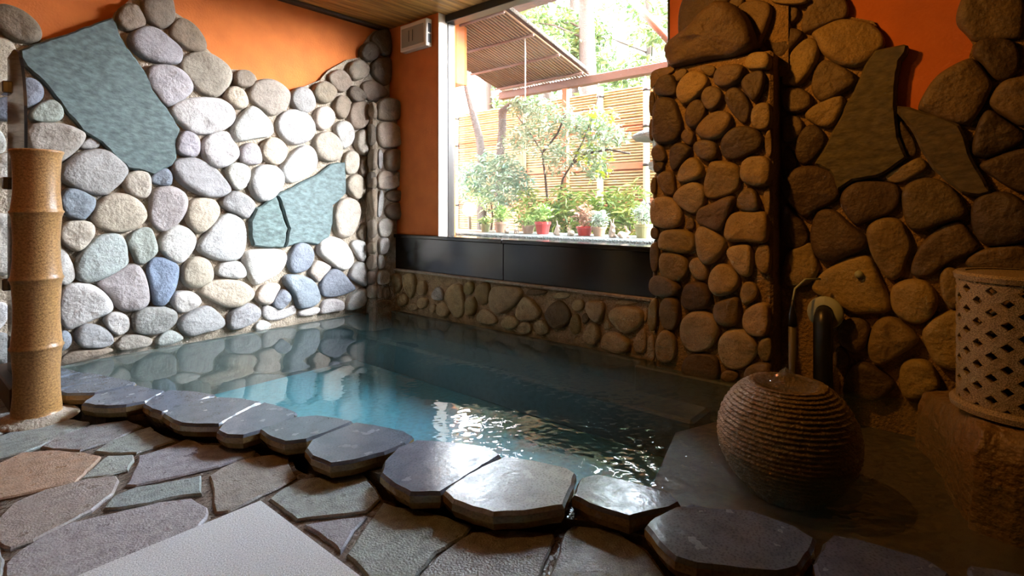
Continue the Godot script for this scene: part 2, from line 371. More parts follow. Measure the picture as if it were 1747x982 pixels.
var taken := {}
func numbered(called: String) -> String:
	var n: int = taken.get(called, -1) + 1
	taken[called] = n
	return called if n == 0 else "%s_%03d" % [called, n]
func thing(called: String, label: String, category: String, at := Vector3.ZERO, group := "") -> Node3D:
	var o := Node3D.new()
	o.name = numbered(called)
	add_child(o)
	o.position = at
	o.set_meta("label", label)
	o.set_meta("category", category)
	if group:
		o.set_meta("group", group)
	return o
func struct(called: String, label := "", mesh: Mesh = null, mat: Material = null) -> Node3D:
	var o: Node3D
	if mesh:
		var mi := MeshInstance3D.new()
		mi.mesh = mesh
		mi.material_override = mat
		o = mi
	else:
		o = Node3D.new()
	o.name = numbered(called)
	add_child(o)
	o.set_meta("kind", "structure")
	if label:
		o.set_meta("label", label)
		o.set_meta("category", called.get_slice("_", 0))
	return o
func part(called: String, mesh: Mesh, mat: Material, parent: Node3D, at := Vector3.ZERO, turn := Vector3.ZERO) -> MeshInstance3D:
	var o := MeshInstance3D.new()
	o.name = called
	o.mesh = mesh
	o.material_override = mat
	parent.add_child(o, true)
	o.position = at
	o.rotation = turn
	return o

func st_new() -> SurfaceTool:
	var st := SurfaceTool.new()
	st.begin(Mesh.PRIMITIVE_TRIANGLES)
	return st
func tri(st: SurfaceTool, a: Vector3, b: Vector3, c: Vector3, away: Vector3) -> void:
	# front faces run clockwise as seen from outside
	if (b - a).cross(c - a).dot(away) > 0.0:
		st.add_vertex(a); st.add_vertex(c); st.add_vertex(b)
	else:
		st.add_vertex(a); st.add_vertex(b); st.add_vertex(c)
func quad(st: SurfaceTool, a: Vector3, b: Vector3, c: Vector3, d: Vector3, away: Vector3) -> void:
	tri(st, a, b, c, away)
	tri(st, a, c, d, away)
func add_box(st: SurfaceTool, lo: Vector3, hi: Vector3, bevel := 0.0) -> void:
	st.set_smooth_group(-1)
	var c := (lo + hi) / 2
	var h := (hi - lo) / 2
	var b := minf(bevel, minf(h.x, minf(h.y, h.z)) * 0.9)
	for ax in 3:
		for s in [-1.0, 1.0]:
			var u := (ax + 1) % 3
			var v := (ax + 2) % 3
			var p := []
			for k in [[-1, -1], [1, -1], [1, 1], [-1, 1]]:
				var q := Vector3.ZERO
				q[ax] = s * h[ax]
				q[u] = k[0] * (h[u] - b)
				q[v] = k[1] * (h[v] - b)
				p.append(c + q)
			var n := Vector3.ZERO
			n[ax] = s
			quad(st, p[0], p[1], p[2], p[3], n)
	if b > 0.0:
		for ax in 3:
			var u := (ax + 1) % 3
			var v := (ax + 2) % 3
			for su in [-1.0, 1.0]:
				for sv in [-1.0, 1.0]:
					var p := []
					for k in [[-1, 0], [1, 0], [1, 1], [-1, 1]]:
						var q := Vector3.ZERO
						q[ax] = k[0] * (h[ax] - b)
						q[u] = su * (h[u] - (b if k[1] == 0 else 0.0))
						q[v] = sv * (h[v] - (0.0 if k[1] == 0 else b))
						p.append(c + q)
					var n := Vector3.ZERO
					n[u] = su
					n[v] = sv
					quad(st, p[0], p[1], p[2], p[3], n)
		for sx in [-1.0, 1.0]:
			for sy in [-1.0, 1.0]:
				for sz in [-1.0, 1.0]:
					var s := Vector3(sx, sy, sz)
					tri(st, c + s * (h - Vector3(0, b, b)), c + s * (h - Vector3(b, 0, b)), c + s * (h - Vector3(b, b, 0)), s)
func done(st: SurfaceTool) -> ArrayMesh:
	st.generate_normals()
	return st.commit()
func box(lo: Vector3, hi: Vector3, bevel := 0.0) -> ArrayMesh:
	var st := st_new()
	add_box(st, lo, hi, bevel)
	return done(st)
func add_prism(st: SurfaceTool, pts: PackedVector2Array, y0: float, y1: float) -> void:
	# polygon in (x, z), from y0 up to y1
	st.set_smooth_group(-1)
	var ids := Geometry2D.triangulate_polygon(pts)
	for k in range(0, ids.size(), 3):
		var a := pts[ids[k]]; var b := pts[ids[k + 1]]; var c := pts[ids[k + 2]]
		tri(st, Vector3(a.x, y1, a.y), Vector3(b.x, y1, b.y), Vector3(c.x, y1, c.y), Vector3.UP)
		tri(st, Vector3(a.x, y0, a.y), Vector3(b.x, y0, b.y), Vector3(c.x, y0, c.y), Vector3.DOWN)
	var turn := -1.0 if Geometry2D.is_polygon_clockwise(pts) else 1.0
	for k in pts.size():
		var a := pts[k]
		var b := pts[(k + 1) % pts.size()]
		var e := b - a
		var n := Vector3(e.y, 0, -e.x) * turn
		quad(st, Vector3(a.x, y0, a.y), Vector3(b.x, y0, b.y), Vector3(b.x, y1, b.y), Vector3(a.x, y1, a.y), n)
func prism(pts: PackedVector2Array, y0: float, y1: float) -> ArrayMesh:
	var st := st_new()
	add_prism(st, pts, y0, y1)
	return done(st)
func plate(axis: String, value: float, thick: float, px: Array, normal: Vector3) -> ArrayMesh:
	# a flat layer on a wall whose outline is given as pairs of photo pixels
	var st := st_new()
	st.set_smooth_group(-1)
	var p3 := []
	var p2 := PackedVector2Array()
	for k in range(0, px.size(), 2):
		var p := on_plane(axis, px[k], px[k + 1], value)
		p3.append(p)
		p2.append(Vector2(p.z if axis == "x" else p.x, p.y))
	var ids := Geometry2D.triangulate_polygon(p2)
	for k in range(0, ids.size(), 3):
		tri(st, p3[ids[k]], p3[ids[k + 1]], p3[ids[k + 2]], normal)
	var mid := Vector3.ZERO
	for p in p3:
		mid += p / p3.size()
	for k in p3.size():
		var a: Vector3 = p3[k]
		var b: Vector3 = p3[(k + 1) % p3.size()]
		quad(st, a, b, b - normal * thick, a - normal * thick, (a + b) / 2 - mid)
	return done(st)
func add_lathe(st: SurfaceTool, prof: Array, n: int, at := Vector3.ZERO, group := 0) -> void:
	st.set_smooth_group(group)
	for k in prof.size() - 1:
		for i in n:
			var a0 := TAU * i / n
			var a1 := TAU * (i + 1) / n
			var p: Vector2 = prof[k]
			var q: Vector2 = prof[k + 1]
			var d := q - p
			var mid := Vector3(cos((a0 + a1) / 2), 0, sin((a0 + a1) / 2))
			var out := mid * d.y + Vector3(0, -d.x, 0)
			var A := at + Vector3(cos(a0) * p.x, p.y, sin(a0) * p.x)
			var B := at + Vector3(cos(a1) * p.x, p.y, sin(a1) * p.x)
			var C := at + Vector3(cos(a1) * q.x, q.y, sin(a1) * q.x)
			var D := at + Vector3(cos(a0) * q.x, q.y, sin(a0) * q.x)
			if p.x > 1e-5:
				tri(st, A, B, C, out)
			if q.x > 1e-5:
				tri(st, A, C, D, out)
func lathe(prof: Array, n := 24, group := 0) -> ArrayMesh:
	var st := st_new()
	add_lathe(st, prof, n, Vector3.ZERO, group)
	return done(st)
func add_tube(st: SurfaceTool, path: Array, radii: Array, n := 8) -> void:
	st.set_smooth_group(0)
	var rings := []
	for k in path.size():
		var dir: Vector3 = (path[mini(k + 1, path.size() - 1)] - path[maxi(k - 1, 0)]).normalized()
		var side := dir.cross(Vector3(0.31, 0.17, 0.93)).normalized()
		var up := side.cross(dir)
		var r: float = radii[mini(k, radii.size() - 1)]
		var ring := []
		for i in n:
			ring.append(path[k] + (side * cos(TAU * i / n) + up * sin(TAU * i / n)) * r)
		rings.append(ring)
	for k in path.size() - 1:
		for i in n:
			var j := (i + 1) % n
			var mid: Vector3 = (rings[k][i] + rings[k][j]) / 2 - path[k]
			quad(st, rings[k][i], rings[k][j], rings[k + 1][j], rings[k + 1][i], mid)
	for e in [0, path.size() - 1]:
		var o: Vector3 = path[e] - path[1] if e == 0 else path[e] - path[e - 1]
		for i in n:
			tri(st, path[e], rings[e][i], rings[e][(i + 1) % n], o)
func tube(path: Array, radii: Array, n := 8) -> ArrayMesh:
	var st := st_new()
	add_tube(st, path, radii, n)
	return done(st)

func smooth_ring(p: Array, times: int, grow: float) -> Array:
	for t in times:
		var q := []
		for k in p.size():
			var a: Vector3 = p[k]
			var b: Vector3 = p[(k + 1) % p.size()]
			q.append(a.lerp(b, .25))
			q.append(a.lerp(b, .75))
		p = q
	var c := Vector3.ZERO
	for a in p:
		c += a / p.size()
	var out := []
	for a in p:
		out.append(c + (a - c) * grow)
	return out
func rough_ring(p: Array, step: float, amount: float, along: Vector3) -> Array:
	# splits the edges of an outline and makes them a little ragged, as split stone is
	var q := []
	for k in p.size():
		var a: Vector3 = p[k]
		var b: Vector3 = p[(k + 1) % p.size()]
		var n := maxi(1, int(a.distance_to(b) / step))
		var across := along.cross(b - a).normalized()
		for i in n:
			var m := a.lerp(b, float(i) / n)
			q.append(m + across * noise.get_noise_3dv(m * 55.0) * amount)
	return q
func tone(code: String) -> Color:
	var c: Color = TONES[code]
	var k := rng.randf_range(.88, 1.13)
	return Color(c.r * k * rng.randf_range(.96, 1.04), c.g * k, c.b * k * rng.randf_range(.95, 1.05))

func stone(called: String, row: Array, axis: String, value: float, normal: Vector3, high: float, mat: Material, parent: Node3D) -> void:
	# a rounded boulder set in mortar: outline on the wall, domed towards the room
	var p := []
	for k in range(1, row.size(), 2):
		p.append(on_plane(axis, row[k], row[k + 1], value))
	p = smooth_ring(p, 2, 1.055)
	var c := Vector3.ZERO
	for a in p:
		c += a / p.size()
	var near := 1e9
	for a in p:
		near = minf(near, a.distance_to(c))
	var h := minf(high, near * .75) * rng.randf_range(.8, 1.15)
	var prof := [[1.0, -.5], [1.005, .1], [.985, .45], [.945, .74], [.86, .91], [.65, .98], [.33, 1.0]]
	var st := st_new()
	st.set_smooth_group(0)
	st.set_color(tone(row[0]))
	var lean := Vector3(rng.randf_range(-.25, .25), rng.randf_range(-.25, .25), rng.randf_range(-.25, .25))
	var rings := []
	for r in prof:
		var ring := []
		for a in p:
			var d: Vector3 = (a - c) * r[0]
			var up: float = r[1] * h
			if r[1] > 0:
				up += (d.dot(lean) * .6 + noise.get_noise_3dv((c + d) * minf(9.0, .75 / near)) * .30 * h) * clampf((1.05 - r[0]) * 4.0, 0, 1)
			ring.append(d + normal * up)
		rings.append(ring)
	for k in rings.size() - 1:
		for i in p.size():
			var j := (i + 1) % p.size()
			quad(st, rings[k][i], rings[k][j], rings[k + 1][j], rings[k + 1][i], rings[k][i] - c * 0.0 + normal * .02)
	var top := Vector3.ZERO
	for a in rings[-1]:
		top += a / p.size()
	top += normal * h * .01
	for i in p.size():
		tri(st, top, rings[-1][i], rings[-1][(i + 1) % p.size()], normal)
	part(called, done(st), mat, parent, c)

func slab(called: String, row: Array, axis: String, value: float, normal: Vector3, prof: Array, mat: Material, parent: Node3D, side: Color, soften := 1, ragged := .006) -> MeshInstance3D:
	# a split flat stone; prof: [inset in metres, height along the normal] from the bottom to the rim of the top
	var p := []
	for k in range(1, row.size(), 2):
		p.append(on_plane(axis, row[k], row[k + 1], value))
	p = rough_ring(smooth_ring(p, soften, 1.012), .03, ragged, normal)
	var c := Vector3.ZERO
	for a in p:
		c += a / p.size()
	var face := tone(row[0])
	if side.a < .5:
		side = face
	var rings := []
	for r in prof:
		var ring := []
		for k in p.size():
			var a: Vector3 = p[k]
			var t: Vector3 = (p[(k + 1) % p.size()] - p[k - 1]).normalized()
			var inward := normal.cross(t)
			if inward.dot(c - a) < 0 and false:
				inward = -inward
			ring.append([a, inward, r])
		rings.append(ring)
	# which way is inward: the signed area tells
	var area := 0.0
	for k in p.size():
		area += (p[k] - c).cross(p[(k + 1) % p.size()] - c).dot(normal)
	var s := 1.0 if area > 0 else -1.0
	var at := []
	for ring in rings:
		var q := []
		for e in ring:
			q.append(e[0] - c + e[1] * s * e[2][0] + normal * e[2][1])
		at.append(q)
	var st := st_new()
	st.set_smooth_group(-1)
	for k in at.size() - 1:
		st.set_color(side if k < at.size() - 2 else face)
		for i in p.size():
			var j := (i + 1) % p.size()
			var out: Vector3 = -(rings[k][i][1] * s) + normal * .3
			quad(st, at[k][i], at[k][j], at[k + 1][j], at[k + 1][i], out)
	st.set_color(face)
	var u := Vector3.RIGHT if axis != "x" else Vector3.BACK
	var v := normal.cross(u)
	var flat := PackedVector2Array()
	for a in at[-1]:
		flat.append(Vector2(a.dot(u), a.dot(v)))
	var ids := Geometry2D.triangulate_polygon(flat)
	if ids.is_empty():
		for i in p.size():
			tri(st, normal * prof[-1][1], at[-1][i], at[-1][(i + 1) % p.size()], normal)
	for k in range(0, ids.size(), 3):
		tri(st, at[-1][ids[k]], at[-1][ids[k + 1]], at[-1][ids[k + 2]], normal)
	return part(called, done(st), mat, parent, c)

# ------------------------------------------------------------------ textures and materials
func grain(size: int, freq: float, octaves: int, low: float, high: float, number: int, stretch := Vector2.ONE, power := 1.0, kind := FastNoiseLite.TYPE_SIMPLEX_SMOOTH) -> Image:
	var f := FastNoiseLite.new()
	f.seed = number
	f.noise_type = kind
	f.frequency = freq
	f.fractal_octaves = octaves
	f.fractal_type = FastNoiseLite.FRACTAL_FBM
	var im := Image.create_empty(size, size, false, Image.FORMAT_RGB8)
	var src: Image
	if stretch == Vector2.ONE:
		src = f.get_seamless_image(size, size, false, false, .15)
	else:
		src = f.get_seamless_image(int(size / stretch.x), int(size / stretch.y), false, false, .15)
		src.resize(size, size, Image.INTERPOLATE_CUBIC)
	for y in size:
		for x in size:
			var v := low + (high - low) * pow(src.get_pixel(x, y).r, power)
			im.set_pixel(x, y, Color(v, v, v))
	return im
func blend(a: Image, b: Image) -> Image:
	for y in a.get_height():
		for x in a.get_width():
			var v := a.get_pixel(x, y).r * b.get_pixel(x, y).r
			a.set_pixel(x, y, Color(v, v, v))
	return a
func tinted(a: Image, dark: Color, light: Color) -> ImageTexture:
	var im := Image.create_empty(a.get_width(), a.get_height(), false, Image.FORMAT_RGB8)
	for y in a.get_height():
		for x in a.get_width():
			im.set_pixel(x, y, dark.lerp(light, a.get_pixel(x, y).r))
	im.generate_mipmaps()
	return ImageTexture.create_from_image(im)
func tex(a: Image) -> ImageTexture:
	return ImageTexture.create_from_image(a)
func mat(called: String, c: Color, rough: float, scale := 0.0, albedo: Texture2D = null, bump: Texture2D = null, bump_cm := .3, vertex := false) -> StandardMaterial3D:
	var m := StandardMaterial3D.new()
	m.resource_name = called
	m.albedo_color = c
	m.roughness = rough
	m.albedo_texture = albedo
	m.vertex_color_use_as_albedo = vertex
	if scale > 0:
		m.uv1_triplanar = true
		m.uv1_world_triplanar = true
		m.uv1_scale = Vector3.ONE * scale
	if bump:
		m.heightmap_enabled = true
		m.heightmap_texture = bump
		m.heightmap_scale = bump_cm
	M[called] = m
	return m
func srgb(r: float, g: float, b: float) -> Color:
	return Color(r, g, b).linear_to_srgb()

func make_materials() -> void:
	var speck := blend(grain(512, .11, 3, .35, 1.5, 3, Vector2.ONE, .8), grain(512, .012, 3, .75, 1.15, 4))
	var t_speck := tinted(speck, Color(.42, .42, .42), Color(1, 1, 1))
	var bump := tex(grain(512, .035, 5, 0, 1, 5))
	var t_fine := tex(grain(512, .12, 3, 0, 1, 6))
	var t_rough := tex(grain(512, .012, 4, .25, 1.0, 7))
	var t_grit := tinted(blend(grain(1024, .10, 2, .2, 1.45, 23, Vector2.ONE, .7), grain(1024, .012, 4, .6, 1.2, 24)), Color(.42, .42, .42), Color(1, 1, 1))
	mat("stone", Color.WHITE, .78, 1.7, t_speck, bump, .5, true)
	mat("warm_stone", Color.WHITE, .66, 1.7, t_speck, bump, .5, true)
	var streak := grain(512, .03, 5, .1, 1, 8, Vector2(1.5, 1))
	mat("slate", Color.WHITE, .72, 1.3, tinted(streak, Color(.62, .62, .62), Color(1, 1, 1)), tex(grain(512, .018, 5, 0, 1, 9, Vector2(2, 1))), .8, true)
	mat("mortar", srgb(.43, .36, .28), .9, 2.2, t_speck, bump, .8)
	mat("warm_mortar", srgb(.34, .23, .12), .85, 2.2, t_speck, bump, .8)
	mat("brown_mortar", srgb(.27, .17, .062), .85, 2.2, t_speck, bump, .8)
	mat("plaster", srgb(.60, .165, .03), .85, .8, tinted(grain(256, .02, 4, .3, 1, 11), Color(.88, .86, .84), Color(1, 1, 1)), t_fine, .12)
	var k := mat("kerb", Color.WHITE, .32, 1.6, t_speck, bump, .04, true)
	k.roughness_texture = t_rough
	k.metallic_specular = .55
	var pv := mat("paving", Color.WHITE, .7, 1.6, t_grit, t_fine, .25, true)
	pv.roughness_texture = t_rough
	mat("white_granite", srgb(.86, .85, .84), .5, 2.2, tinted(grain(1024, .075, 3, 0, 1, 12, Vector2.ONE, .5), Color(.42, .42, .43), Color(1, 1, 1)), t_fine, .06)
	var gr := mat("grout", srgb(.15, .115, .09), .32, 2.0, t_speck, bump, .5)
	gr.roughness_texture = t_rough
	mat("gutter", srgb(.085, .062, .043), .12, 2.0, t_speck, bump, .3)
	var bg := mat("black_granite", srgb(.022, .021, .020), .16, 3.0, tinted(grain(256, .2, 2, 0, 1, 13), Color(.6, .6, .6), Color(1, 1, 1)))
	bg.metallic_specular = .55
	mat("dark_metal", srgb(.02, .016, .014), .4)
	mat("wood", srgb(.62, .34, .085), .55, 1.0, tinted(grain(512, .02, 4, 0, 1, 14, Vector2(6, 1)), Color(.55, .5, .45), Color(1, 1, 1)))
	M.wood.uv1_scale = Vector3(.6, .6, 1.6)
	mat("dark_wood", srgb(.07, .035, .016), .6, 1.0, tinted(grain(256, .02, 4, 0, 1, 15, Vector2(6, 1)), Color(.6, .55, .5), Color(1, 1, 1)))
	mat("ceramic_bamboo", srgb(.66, .37, .14), .34, 2.2, tinted(grain(512, .07, 4, 0, 1, 16, Vector2.ONE, .5), Color(.30, .24, .18), Color(1, 1, 1)), t_fine, .1)
	mat("pool_tile", srgb(.055, .22, .27), .6, 3.0, t_speck)
	mat("pool_step", srgb(.11, .13, .125), .6, 3.0, t_speck)
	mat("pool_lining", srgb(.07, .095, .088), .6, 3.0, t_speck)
	mat("white_paint", srgb(.82, .76, .70), .5)
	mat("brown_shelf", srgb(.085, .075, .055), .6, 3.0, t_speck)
	mat("white_plastic", srgb(.72, .66, .58), .45)
	mat("grey_grille", srgb(.30, .27, .21), .6)
	mat("fountain_stone", srgb(.25, .18, .085), .3, 3.0, t_speck, bump, .8)
	mat("lattice", srgb(.74, .58, .30), .6, 5.0, tinted(grain(512, .06, 4, 0, 1, 17, Vector2.ONE, .7), Color(.12, .10, .08), Color(1, 1, 1)), t_fine, .2)
	mat("ledge_rock", srgb(.20, .12, .035), .5, 1.4, t_speck, bump, 1.2)
	mat("black_pipe", srgb(.012, .011, .010), .35)
	mat("olive_pipe", srgb(.10, .085, .035), .5)
	mat("verdigris", srgb(.36, .40, .27), .7)
	mat("bamboo", srgb(.46, .37, .18), .6, 4.0, tinted(grain(256, .03, 3, 0, 1, 18, Vector2(5, 1)), Color(.7, .66, .6), Color(1, 1, 1)))
	mat("bamboo_post", srgb(.56, .50, .26), .55)
	mat("rust_wood", srgb(.34, .13, .055), .7)
	mat("brown_beam", srgb(.13, .065, .045), .7)
	mat("reed", srgb(.20, .115, .06), .8)
	mat("bark", srgb(.085, .06, .045), .85, 3.0, t_speck, bump, 1.5)
	mat("pale_bark", srgb(.36, .34, .30), .85, 3.0, t_speck, bump, 1.5)
	mat("soil", srgb(.06, .05, .03), .95, 2.0, t_speck, bump, 2.0)
	mat("terracotta", srgb(.36, .23, .15), .7)
	mat("red_pot", srgb(.42, .035, .03), .35)
	mat("green_pot", srgb(.26, .27, .12), .5)
	mat("rabbit_clay", srgb(.46, .36, .27), .75, 8.0, t_speck)
	mat("grey_rock", srgb(.17, .19, .17), .85, 3.0, t_speck, bump, 1.5)
	var lf := mat("leaf", Color.WHITE, .45, 0.0, null, null, 0.0, true)
	lf.backlight_enabled = true
	lf.backlight = Color(.4, .4, .4)
	var gl := mat("window_glass", Color(1, 1, 1, .02), .02)
	gl.transparency = BaseMaterial3D.TRANSPARENCY_ALPHA
	var dg := mat("smoked_glass", Color(.09, .085, .085, .9), .08)
	dg.transparency = BaseMaterial3D.TRANSPARENCY_ALPHA
	var wt := mat("water", Color(srgb(.10, .26, .28), .04), .015)
	wt.transparency = BaseMaterial3D.TRANSPARENCY_ALPHA
	wt.metallic_specular = .46
	var bw := mat("bubbling_water", Color(srgb(.16, .15, .13), .35), .03)
	bw.transparency = BaseMaterial3D.TRANSPARENCY_ALPHA
	var glow := mat("lamp_glass", srgb(.9, .8, .6), .5)
	glow.emission_enabled = true
	glow.emission = Color(1.0, .70, .38)
	glow.emission_energy_multiplier = 3.0
	var glow2 := mat("garden_lamp_glass", srgb(.9, .85, .7), .5)
	glow2.emission_enabled = true
	glow2.emission = Color(1.0, .86, .62)
	glow2.emission_energy_multiplier = 6.0
	mat("chrome", srgb(.55, .5, .45), .25)
	M.chrome.metallic = 1.0

# ------------------------------------------------------------------ the place
func _ready() -> void:
	rng.seed = 20
	noise.seed = 7
	noise.frequency = 1.0
	var ang := atan2(786.5, FOCAL)
	fwd = Vector3(cos(ang), 0, -sin(ang))
	rgt = Vector3(sin(ang), 0, cos(ang))
	var cam := Camera3D.new()
	cam.name = "camera"
	cam.projection = Camera3D.PROJECTION_FRUSTUM
	cam.near = .05
	cam.far = 200.0
	cam.size = 982.0 / FOCAL * cam.near
	cam.frustum_offset = Vector2(0, (HORIZON - 491.0) / FOCAL * cam.near)
	add_child(cam)
	cam.look_at_from_position(EYE, EYE + fwd)
	cam.current = true
	var env := Environment.new()
	env.background_mode = Environment.BG_SKY
	var sky := Sky.new()
	var sm := ProceduralSkyMaterial.new()
	sm.sky_top_color = Color(.86, .93, 1.0)
	sm.sky_horizon_color = Color(1.0, 1.0, 1.0)
	sm.ground_bottom_color = Color(.3, .3, .28)
	sm.ground_horizon_color = Color(.5, .5, .48)
	sm.sky_energy_multiplier = 5.6
	sky.sky_material = sm
	env.sky = sky
	env.tonemap_mode = Environment.TONE_MAPPER_LINEAR
	env.tonemap_exposure = 1.45
	env.sdfgi_enabled = true
	env.ssao_enabled = true
	env.ssil_enabled = true
	var we := WorldEnvironment.new()
	we.name = "world_environment"
	we.environment = env
	add_child(we)
	var sun := DirectionalLight3D.new()
	sun.name = "hazy_sun"
	sun.light_color = Color(1.0, .98, .95)
	sun.light_energy = 6.5
	sun.light_angular_distance = 46.0
	sun.shadow_enabled = true
	sun.sky_mode = DirectionalLight3D.SKY_MODE_LIGHT_ONLY
	add_child(sun)
	sun.look_at_from_position(Vector3.ZERO, -Vector3(.54, .42, .73))
	make_materials()
	room()
	walls()
	pool_and_floor()
	window_side()
	furnishings()
	garden()
	lamps()

func room() -> void:
	# closed shell; the window is the opening in the wall at XB..3.64
	struct("ceiling", "low ceiling of amber varnished wooden boards", box(Vector3(-1.8, CEIL + .02, -4.9), Vector3(3.72, CEIL + .14, 1.9)), M.dark_wood)
	var ceil: Node3D = get_node("ceiling")
	for k in 34:
		var z0 := -4.56 + k * .18
		part("ceiling_board", box(Vector3(-1.6, CEIL, z0), Vector3(3.56, CEIL + .025, z0 + .174), .004), M.wood, ceil)
	struct("wall_left", "left wall of rounded river stones below orange plaster", box(Vector3(-1.8, -.7, -4.9), Vector3(3.7, CEIL + .1, ZL - .03)), M.plaster)
	struct("wall_rear", "dark boarded wall behind the flagstone floor", box(Vector3(-1.8, -.7, -4.9), Vector3(-1.6, CEIL + .1, 1.9)), M.dark_wood)
	struct("wall_near", "dark boarded wall closing the bath room", box(Vector3(-1.8, -.7, 1.7), Vector3(3.7, CEIL + .1, 1.9)), M.dark_wood)
	var zr := on_x(1143, 30, 3.52).z
	# back wall: orange jamb left of the window, low wall below, upright right of the window
	var zj := -3.825
	var st := st_new()
	add_box(st, Vector3(XB + .02, .73, -4.62), Vector3(3.66, CEIL + .02, zj), .008)
	add_box(st, Vector3(XB + .01, -.7, -4.62), Vector3(3.66, .69, zr + .02))
	var wb := struct("wall_back", "orange plastered wall beside the picture window over a low stone wall", done(st), M.plaster)
	part("mortar", box(Vector3(XB - .005, -.7, -4.5), Vector3(XB + .03, .39, -1.5)), M.warm_mortar, wb)
	for row in LOW:
		row = row.duplicate()
		row[0] = {"t": "Q", "m": "O", "n": "N", "g": "m"}[row[0]]
		stone("stone", row, "x", XB, Vector3.LEFT, .045, M.warm_stone, wb)
	struct("wall_right", "right wall of dark boulders round a patch of orange plaster", box(Vector3(XR + .02, -.7, zr), Vector3(XR + .2, CEIL + .02, 1.9)), M.plaster)
	# dark moulding where the left wall meets the ceiling
	struct("trim_1", "dark wooden moulding along the left wall under the ceiling", box(Vector3(-1.6, CEIL - .035, ZL - .03), Vector3(XB, CEIL, ZL + .03), .008), M.dark_wood)

func walls() -> void:
	var wl: Node3D = get_node("wall_left")
	part("mortar", plate("z", ZL, .05, [-120, 15, 20, 15, 60, 40, 70, 68, 100, 62, 190, 34, 197, 20, 215, 5, 240, -20, 290, -20, 297, 20, 320, 35, 350, 80, 365, 95, 393, 118, 425, 120, 435, 128, 440, 138, 470, 137, 494, 156, 520, 147, 545, 137, 560, 120, 592, 102, 612, 98, 618, 80, 630, 62, 640, 52, 665, 54, 665, 700, -120, 900], Vector3.BACK), M.mortar, wl)
	for row in LEFT:
		if row[0] == "S":
			slab("slate_slab", row, "z", ZL + .01, Vector3.BACK, [[0.0, -.03], [0.0, .03], [.012, .045]], M.slate, wl, Color(0, 0, 0, 0), 0, .012)
		else:
			stone("stone", row, "z", ZL + .012, Vector3.BACK, .055, M.stone, wl)
	var wc := struct("wall_corner", "narrow column of stacked stones in the corner beside the window", box(Vector3(3.145, -.7, -4.6), Vector3(XB + .03, on_z(660, 178, -4.43).y, -4.435), .02), M.mortar)
	for row in COLX:
		stone("stone", row, "x", 3.14, Vector3.LEFT, .03, M.stone, wc)
	for row in COLZ:
		stone("stone", row, "z", -4.43, Vector3.BACK, .04, M.stone, wc)
	# pillar
	var z0 := on_x(1116, 300, XP).z
	var z1 := on_x(1317, 300, XP).z
	var wp := struct("wall_pillar", "stone pillar of brown boulders between the window and the dark wall", box(Vector3(XP + .012, -.7, z0), Vector3(XR + .05, 1.90, z1), .015), M.brown_mortar)
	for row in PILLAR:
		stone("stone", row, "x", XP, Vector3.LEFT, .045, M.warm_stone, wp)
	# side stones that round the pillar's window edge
	for k in 9:
		var y := .12 + k * .2
		stone_side(wp, Vector3(XP + .075, y, z0), k)
	# wall above the pillar with its big boulders
	var up := plate("x", 3.44, .08, [1172, 60, 1178, -60, 1345, -60, 1345, 130, 1150, 130], Vector3.LEFT)
	part("mortar", up, M.brown_mortar, wp)
	var zr := on_x(1143, 30, 3.52).z
	var lintel := struct("wall_upper", "narrow strip of orange plaster between window and boulders", box(Vector3(3.45, 1.88, on_x(1145, 30, 3.45).z), Vector3(3.56, CEIL + .02, z1 - .05)), M.plaster)
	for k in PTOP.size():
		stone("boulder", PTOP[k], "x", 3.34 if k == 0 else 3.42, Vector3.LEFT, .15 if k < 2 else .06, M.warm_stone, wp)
	# right wall
	var wr: Node3D = get_node("wall_right")
	part("mortar", plate("x", XR, .03, [1300, -90, 1440, -90, 1447, 28, 1490, 36, 1508, 62, 1512, 82, 1549, 84, 1538, 108, 1530, 150, 1530, 180, 1565, 190, 1572, 170, 1600, 132, 1652, 101, 1660, 75, 1635, 36, 1639, 10, 1646, -90, 2000, -90, 2000, 900, 1300, 760], Vector3.LEFT), M.brown_mortar, wr)
	for row in RIGHT:
		if row[0] == "T":
			slab("slate_slab", row, "x", XR - .01, Vector3.LEFT, [[0.0, -.03], [0.0, .035], [.012, .05]], M.slate, wr, Color(0, 0, 0, 0), 0, .008)
		else:
			stone("stone", row, "x", XR - .01, Vector3.LEFT, .055, M.warm_stone, wr)
	# pale round plug in one of the stones
	var c := on_x(1465, 468, XR - .075)
	part("plug", lathe([Vector2(0, .012), Vector2(.016, .011), Vector2(.02, .004), Vector2(.02, -.02)], 16), M.verdigris, wr, c, Vector3(0, 0, PI / 2))

func stone_side(parent: Node3D, at: Vector3, k: int) -> void:
	var st := st_new()
	st.set_smooth_group(0)
	st.set_color(tone("N"))
	var h := .085 + .012 * (k % 3)
	add_lathe(st, [Vector2(0, -h), Vector2(.05, -h * .92), Vector2(.075, -h * .5), Vector2(.08, 0), Vector2(.073, h * .55), Vector2(.05, h * .92), Vector2(0, h)], 12)
	var o := part("stone", done(st), M.warm_stone, parent, at)
	o.scale = Vector3(1.0, 1.0, .35)

